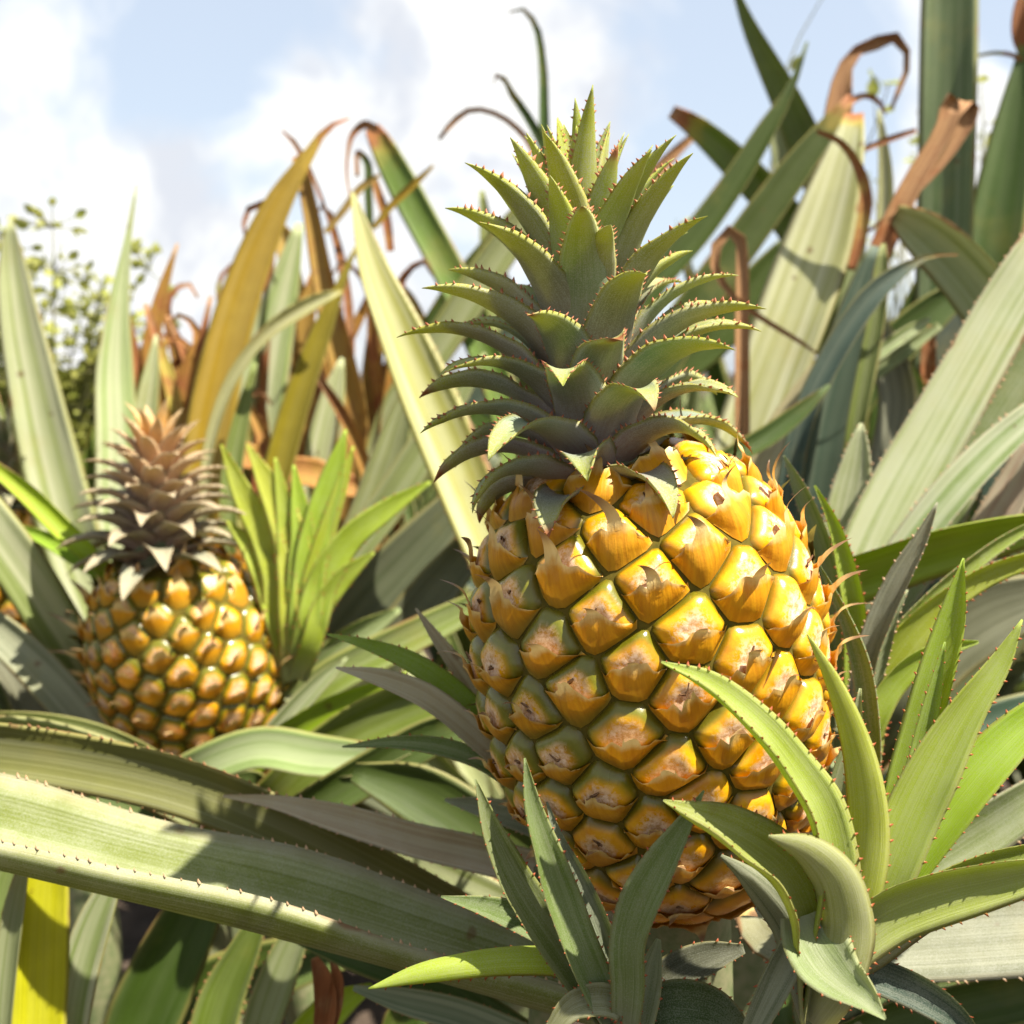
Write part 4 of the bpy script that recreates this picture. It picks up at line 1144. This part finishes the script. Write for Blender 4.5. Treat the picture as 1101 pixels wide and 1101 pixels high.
leaf('big_plant', D([(560, 1120, 40), (490, 1090, 34), (430, 1075, 26), (380, 1062, 6)], .44), 'grey', al=.8, teeth=TS)
# ---- plant at bottom left seen under the long leaf
plant('low_left', 'pineapple_plant', 'plant low in the bottom left corner with one translucent yellow blade', 'pineapple plant', P(150, 1330, .58), 'pineapple plants in the field')
leaf('low_left', D([(40, 1130, 58), (42, 1050, 60), (44, 990, 58), (48, 940, 48), (55, 890, 20)], .50), 'yellow', al=.4, dry=1.3)
leaf('low_left', D([(72, 1130, 38), (86, 1040, 42), (106, 980, 34), (130, 930, 12)], .51), 'silver', al=.7)
leaf('low_left', D([(2, 1130, 20), (8, 1040, 24), (18, 970, 20), (30, 910, 6)], .49), 'sage', al=.8, roll=20)
leaf('low_left', D([(-20, 1080, 40), (-6, 1000, 40), (4, 950, 30), (20, 900, 6)], .53), 'mid', al=.8)
leaf('low_left', D([(140, 1140, 74), (175, 1050, 76), (215, 970, 56), (250, 910, 10)], .60), 'dark', al=.7)
leaf('low_left', D([(220, 1140, 50), (240, 1070, 48), (268, 1010, 30), (290, 960, 6)], .56), 'green', al=.9, teeth=TB)
leaf('low_left', D([(272, 1130, 36), (292, 1070, 42), (316, 1010, 32), (345, 960, 6)], .53), 'sage', al=.8, teeth=TB)
leaf('low_left', D([(170, 1140, 60), (210, 1080, 70), (300, 1040, 60), (400, 1020, 20)], .66), 'dark', al=.7)
leaf('low_left', D([(320, 1150, 44), (335, 1110, 44), (365, 1080, 34), (400, 1060, 8)], .52), 'lime', al=.7)
leaf('low_left', D([(345, 1120, 18), (350, 1080, 24), (346, 1050, 20), (338, 1030, 8)], .49), 'brown', alldry=.75, al=1.2, join=False)
leaf('low_left', D([(352, 1110, 14), (360, 1075, 18), (362, 1050, 12), (356, 1030, 4)], .49), 'brown', alldry=.8, al=1.2, join=False)
leaf('low_left', D([(420, 1140, 40), (440, 1090, 44), (500, 1060, 30), (560, 1050, 8)], .56), 'dark', al=.8)

for k_, (r_, L_) in {'pale_left': (.02, .3), 'bronze': (.02, .3), 'centre': (.02, .3), 'thin': (.02, .4), 'dark_right': (.02, .3), 'pale_right': (.02, .3), 'tall': (.02, .3), 'teal': (.02, .3), 'toothed': (.02, .35),
                     'shoots': (.010, .2), 'slip_right': (.008, .32), 'slip_front': (.008, .32), 'slip_left': (.008, .36), 'slip_lime': (.010, .1), 'left_plant': (.02, .3), 'big_plant': (.02, .35), 'low_left': (.02, .25)}.items():
    stem_down(k_, r_, L_)

# ------------------------------------------------------------------ plants of the rows behind
FILL = [  # x px, depth, height, label
    (60, 1.45, .60, 'low green plant of the back row under the weeds at far left'),
    (330, 1.4, .62, 'back row plant in the gap right of the left crown'),
    (520, 1.5, .68, 'back row plant directly behind the big fruit and crown'),
    (700, 1.45, .78, 'back row plant right behind the upper shoulder of the big fruit'),
    (860, 1.5, .84, 'back row plant behind the cream coloured blade'),
    (1010, 1.4, .82, 'back row plant behind the broad upright blade at right'),
    (1150, 1.45, .85, 'back row plant cut by the right edge of the picture'),
    (370, 2.2, .72, 'farthest back row plant, between the golden brown blades and the pale gold blade'),
    (1420, 1.5, .72, 'plant just beyond the right edge of the picture'),
    (190, 1.9, .66, 'distant plant behind the left crown, below the clouds'),
]


def filler(px, d, hgt, label, idx):
    b = P(px, 600, d)
    b[2] = .12
    t = thing('pineapple_plant', label, 'pineapple plant', b, 'pineapple plants in the field')
    r_ = np.random.default_rng(100 + idx)
    key = 'f%d' % idx
    PLANTS[key] = (t, b)
    stem_down(key, .03, .13)
    for i in range(26):
        f = i / 25
        az = i * 2.399963
        L = hgt * (1.05 - .25 * f) * r_.uniform(.85, 1.1)
        a0, a1 = R(48 - 40 * f), R(95 - 75 * f + r_.uniform(-10, 10))
        n = 22
        v = np.linspace(0, 1, n)
        inc = a0 + (a1 - a0) * v ** 1.4
        rad = np.array([math.cos(az), math.sin(az), 0])
        up = np.array([0, 0, 1.0])
        side = np.cross(rad, up)
        C = np.zeros((n, 3))
        C[0] = b + rad * .02 + up * .1 * f
        for q in range(1, n):
            C[q] = C[q - 1] + L / (n - 1) * (up * math.cos(inc[q]) + rad * math.sin(inc[q]))
        # keep to the height of the row
        T = norm(np.gradient(C, axis=0))
        S = np.tile(side, (n, 1))
        N = norm(np.cross(S, T))
        ref = up * np.sin(inc)[:, None] - rad * np.cos(inc)[:, None]
        N = N * np.sign(np.sum(N * ref, axis=1))[:, None]
        wd = .048 * np.interp(v, [0, .15, .5, .8, 1], [.8, 1, .95, .55, .02]) * r_.uniform(.8, 1.1)
        c = COLS[['mid', 'green', 'dark', 'sage', 'green', 'teal', 'dark_grey'][r_.integers(0, 7)]]
        blade('leaf', C, wd, S, N, .7, .0014, M_LEAF, t, c, None, np.clip((v - r_.uniform(.8, 1.2)) / .2, 0, 1), nu=7, wave=.03, origin=b)


for i, (x, d, h, l) in enumerate(FILL):
    filler(x, d, h, l, i)


# ------------------------------------------------------------------ far field rows, one mass towards the horizon
def far_rows():
    r_ = np.random.default_rng(77)
    vs, fs = [], []
    for y in np.concatenate([np.arange(3.4, 14, 1.1), np.geomspace(15, 120, 16)]):
        half = y * .95 + 1
        for x in np.arange(-half, half, max(.5, y * .045)):
            px, py = x + r_.normal(0, .1), y + r_.normal(0, .12)
            for k in range(14):
                a = k * 2.4 + r_.normal(0, .2)
                t = r_.uniform(.15, 1.0)
                d = np.array([math.cos(a) * t, math.sin(a) * t, 1.1 - .6 * t])
                d = d / np.linalg.norm(d)
                L = r_.uniform(.42, .62)
                sd = np.array([-math.sin(a), math.cos(a), 0]) * (.024 + .0006 * y)
                b0 = np.array([px, py, .03])
                m = b0 + d * L * .55
                e = b0 + d * L + np.array([math.cos(a), math.sin(a), -.6]) * .10 * t
                q = len(vs)
                vs.extend([b0 - sd * .7, b0 + sd * .7, m + sd, m - sd, e])
                fs.extend([(q, q + 1, q + 2, q + 3), (q + 3, q + 2, q + 4)])
    o = link_mesh('field_rows', vs, fs, M_ROWS)
    o['kind'] = 'stuff'
    o['label'] = 'far rows of low green pineapple plants fading towards the horizon'
    o['category'] = 'field rows'


M_ROWS = plain_material('row_leaf', (0.08, 0.12, 0.03), (0.19, 0.22, 0.07), 3.0, 0.55, .1, .001, 0.2)
far_rows()


# ------------------------------------------------------------------ weeds
def weed(px, py_top, py_base, d, label, nst, spread, seed, leafsize=.016, dens=1.0):
    r_ = np.random.default_rng(seed)
    b = P(px, py_base, d)
    t = thing('weed', label, 'weed', b)
    sv, sf, lv, lf = [], [], [], []

    def tube(p0, p1, r0, r1):
        ax = norm(p1 - p0)
        x = norm(np.cross(ax, [.3, .2, .9]))
        y = np.cross(ax, x)
        q = len(sv)
        for p, r in ((p0, r0), (p1, r1)):
            for a in (0, 2.09, 4.19):
                sv.append(p + r * (x * math.cos(a) + y * math.sin(a)))
        for e in range(3):
            sf.append((q + e, q + (e + 1) % 3, q + 3 + (e + 1) % 3, q + 3 + e))

    def leaflet(p, dr, size):
        dr = norm(dr)
        s_ = norm(np.cross(dr, r_.normal(0, 1, 3)))
        n_ = np.cross(dr, s_)
        q = len(lv)
        for t_, w_ in ((0, .05), (.3, .32), (.6, .30), (1, .0)):
            c = p + dr * size * t_ - n_ * size * .15 * t_ * t_
            lv.extend([c - s_ * w_ * size, c + n_ * size * .06, c + s_ * w_ * size])
        for k in range(3):
            a = q + 3 * k
            lf.extend([(a, a + 1, a + 4, a + 3), (a + 1, a + 2, a + 5, a + 4)])

    hgt = (py_base - py_top) * d / FPX
    for s_ in range(nst):
        p = b + np.array([r_.normal(0, spread), r_.normal(0, spread * .6), 0])
        dr = norm(np.array([r_.normal(0, .16), r_.normal(0, .12), 1]))
        L = hgt * r_.uniform(.6, 1.0)
        ns = 9
        for k in range(ns):
            p2 = p + dr * L / ns
            tube(p - b, p2 - b, .0028 * (1 - k / ns * .7), .0028 * (1 - (k + 1) / ns * .7))
            for q in range(int(r_.integers(1, 4) * dens)):
                ld = norm(np.array([r_.normal(), r_.normal(), r_.normal(.4, .4)]))
                st = p2 + ld * leafsize * r_.uniform(.4, 2.2)
                tube(p2 - b, st - b, .0009, .0006)
                leaflet(st - b, ld, leafsize * r_.uniform(.6, 1.3))
                if r_.random() < .6:
                    leaflet(st - b, norm(ld + r_.normal(0, .8, 3)), leafsize * r_.uniform(.5, 1.0))
            p = p2
            dr = norm(dr + np.array([r_.normal(0, .13), r_.normal(0, .1), .03]))
    link_mesh('stem', sv, sf, M_WEEDSTEM, t)
    link_mesh('foliage', lv, lf, M_WEED, t, smooth=True)


weed(78, 255, 640, 1.25, 'bushy yellow green weed rising behind the leftmost pale blade', 40, .032, 5, .014, 4.0)
weed(20, 420, 700, 1.3, 'low leafy weed at the left edge behind the pale blades', 18, .035, 6, .016, 3.0)
weed(912, -40, 420, 1.35, 'thin leafy weed stem against the blue sky above the cream blade', 3, .012, 8, .020, .8)
weed(1068, 60, 420, 1.4, 'sparse weed between the upright blade and the right edge blade', 6, .02, 9, .018, 1.1)
weed(965, 130, 400, 1.5, 'tangled weed behind the curled dead tips at upper right', 5, .02, 12, .014, .8)
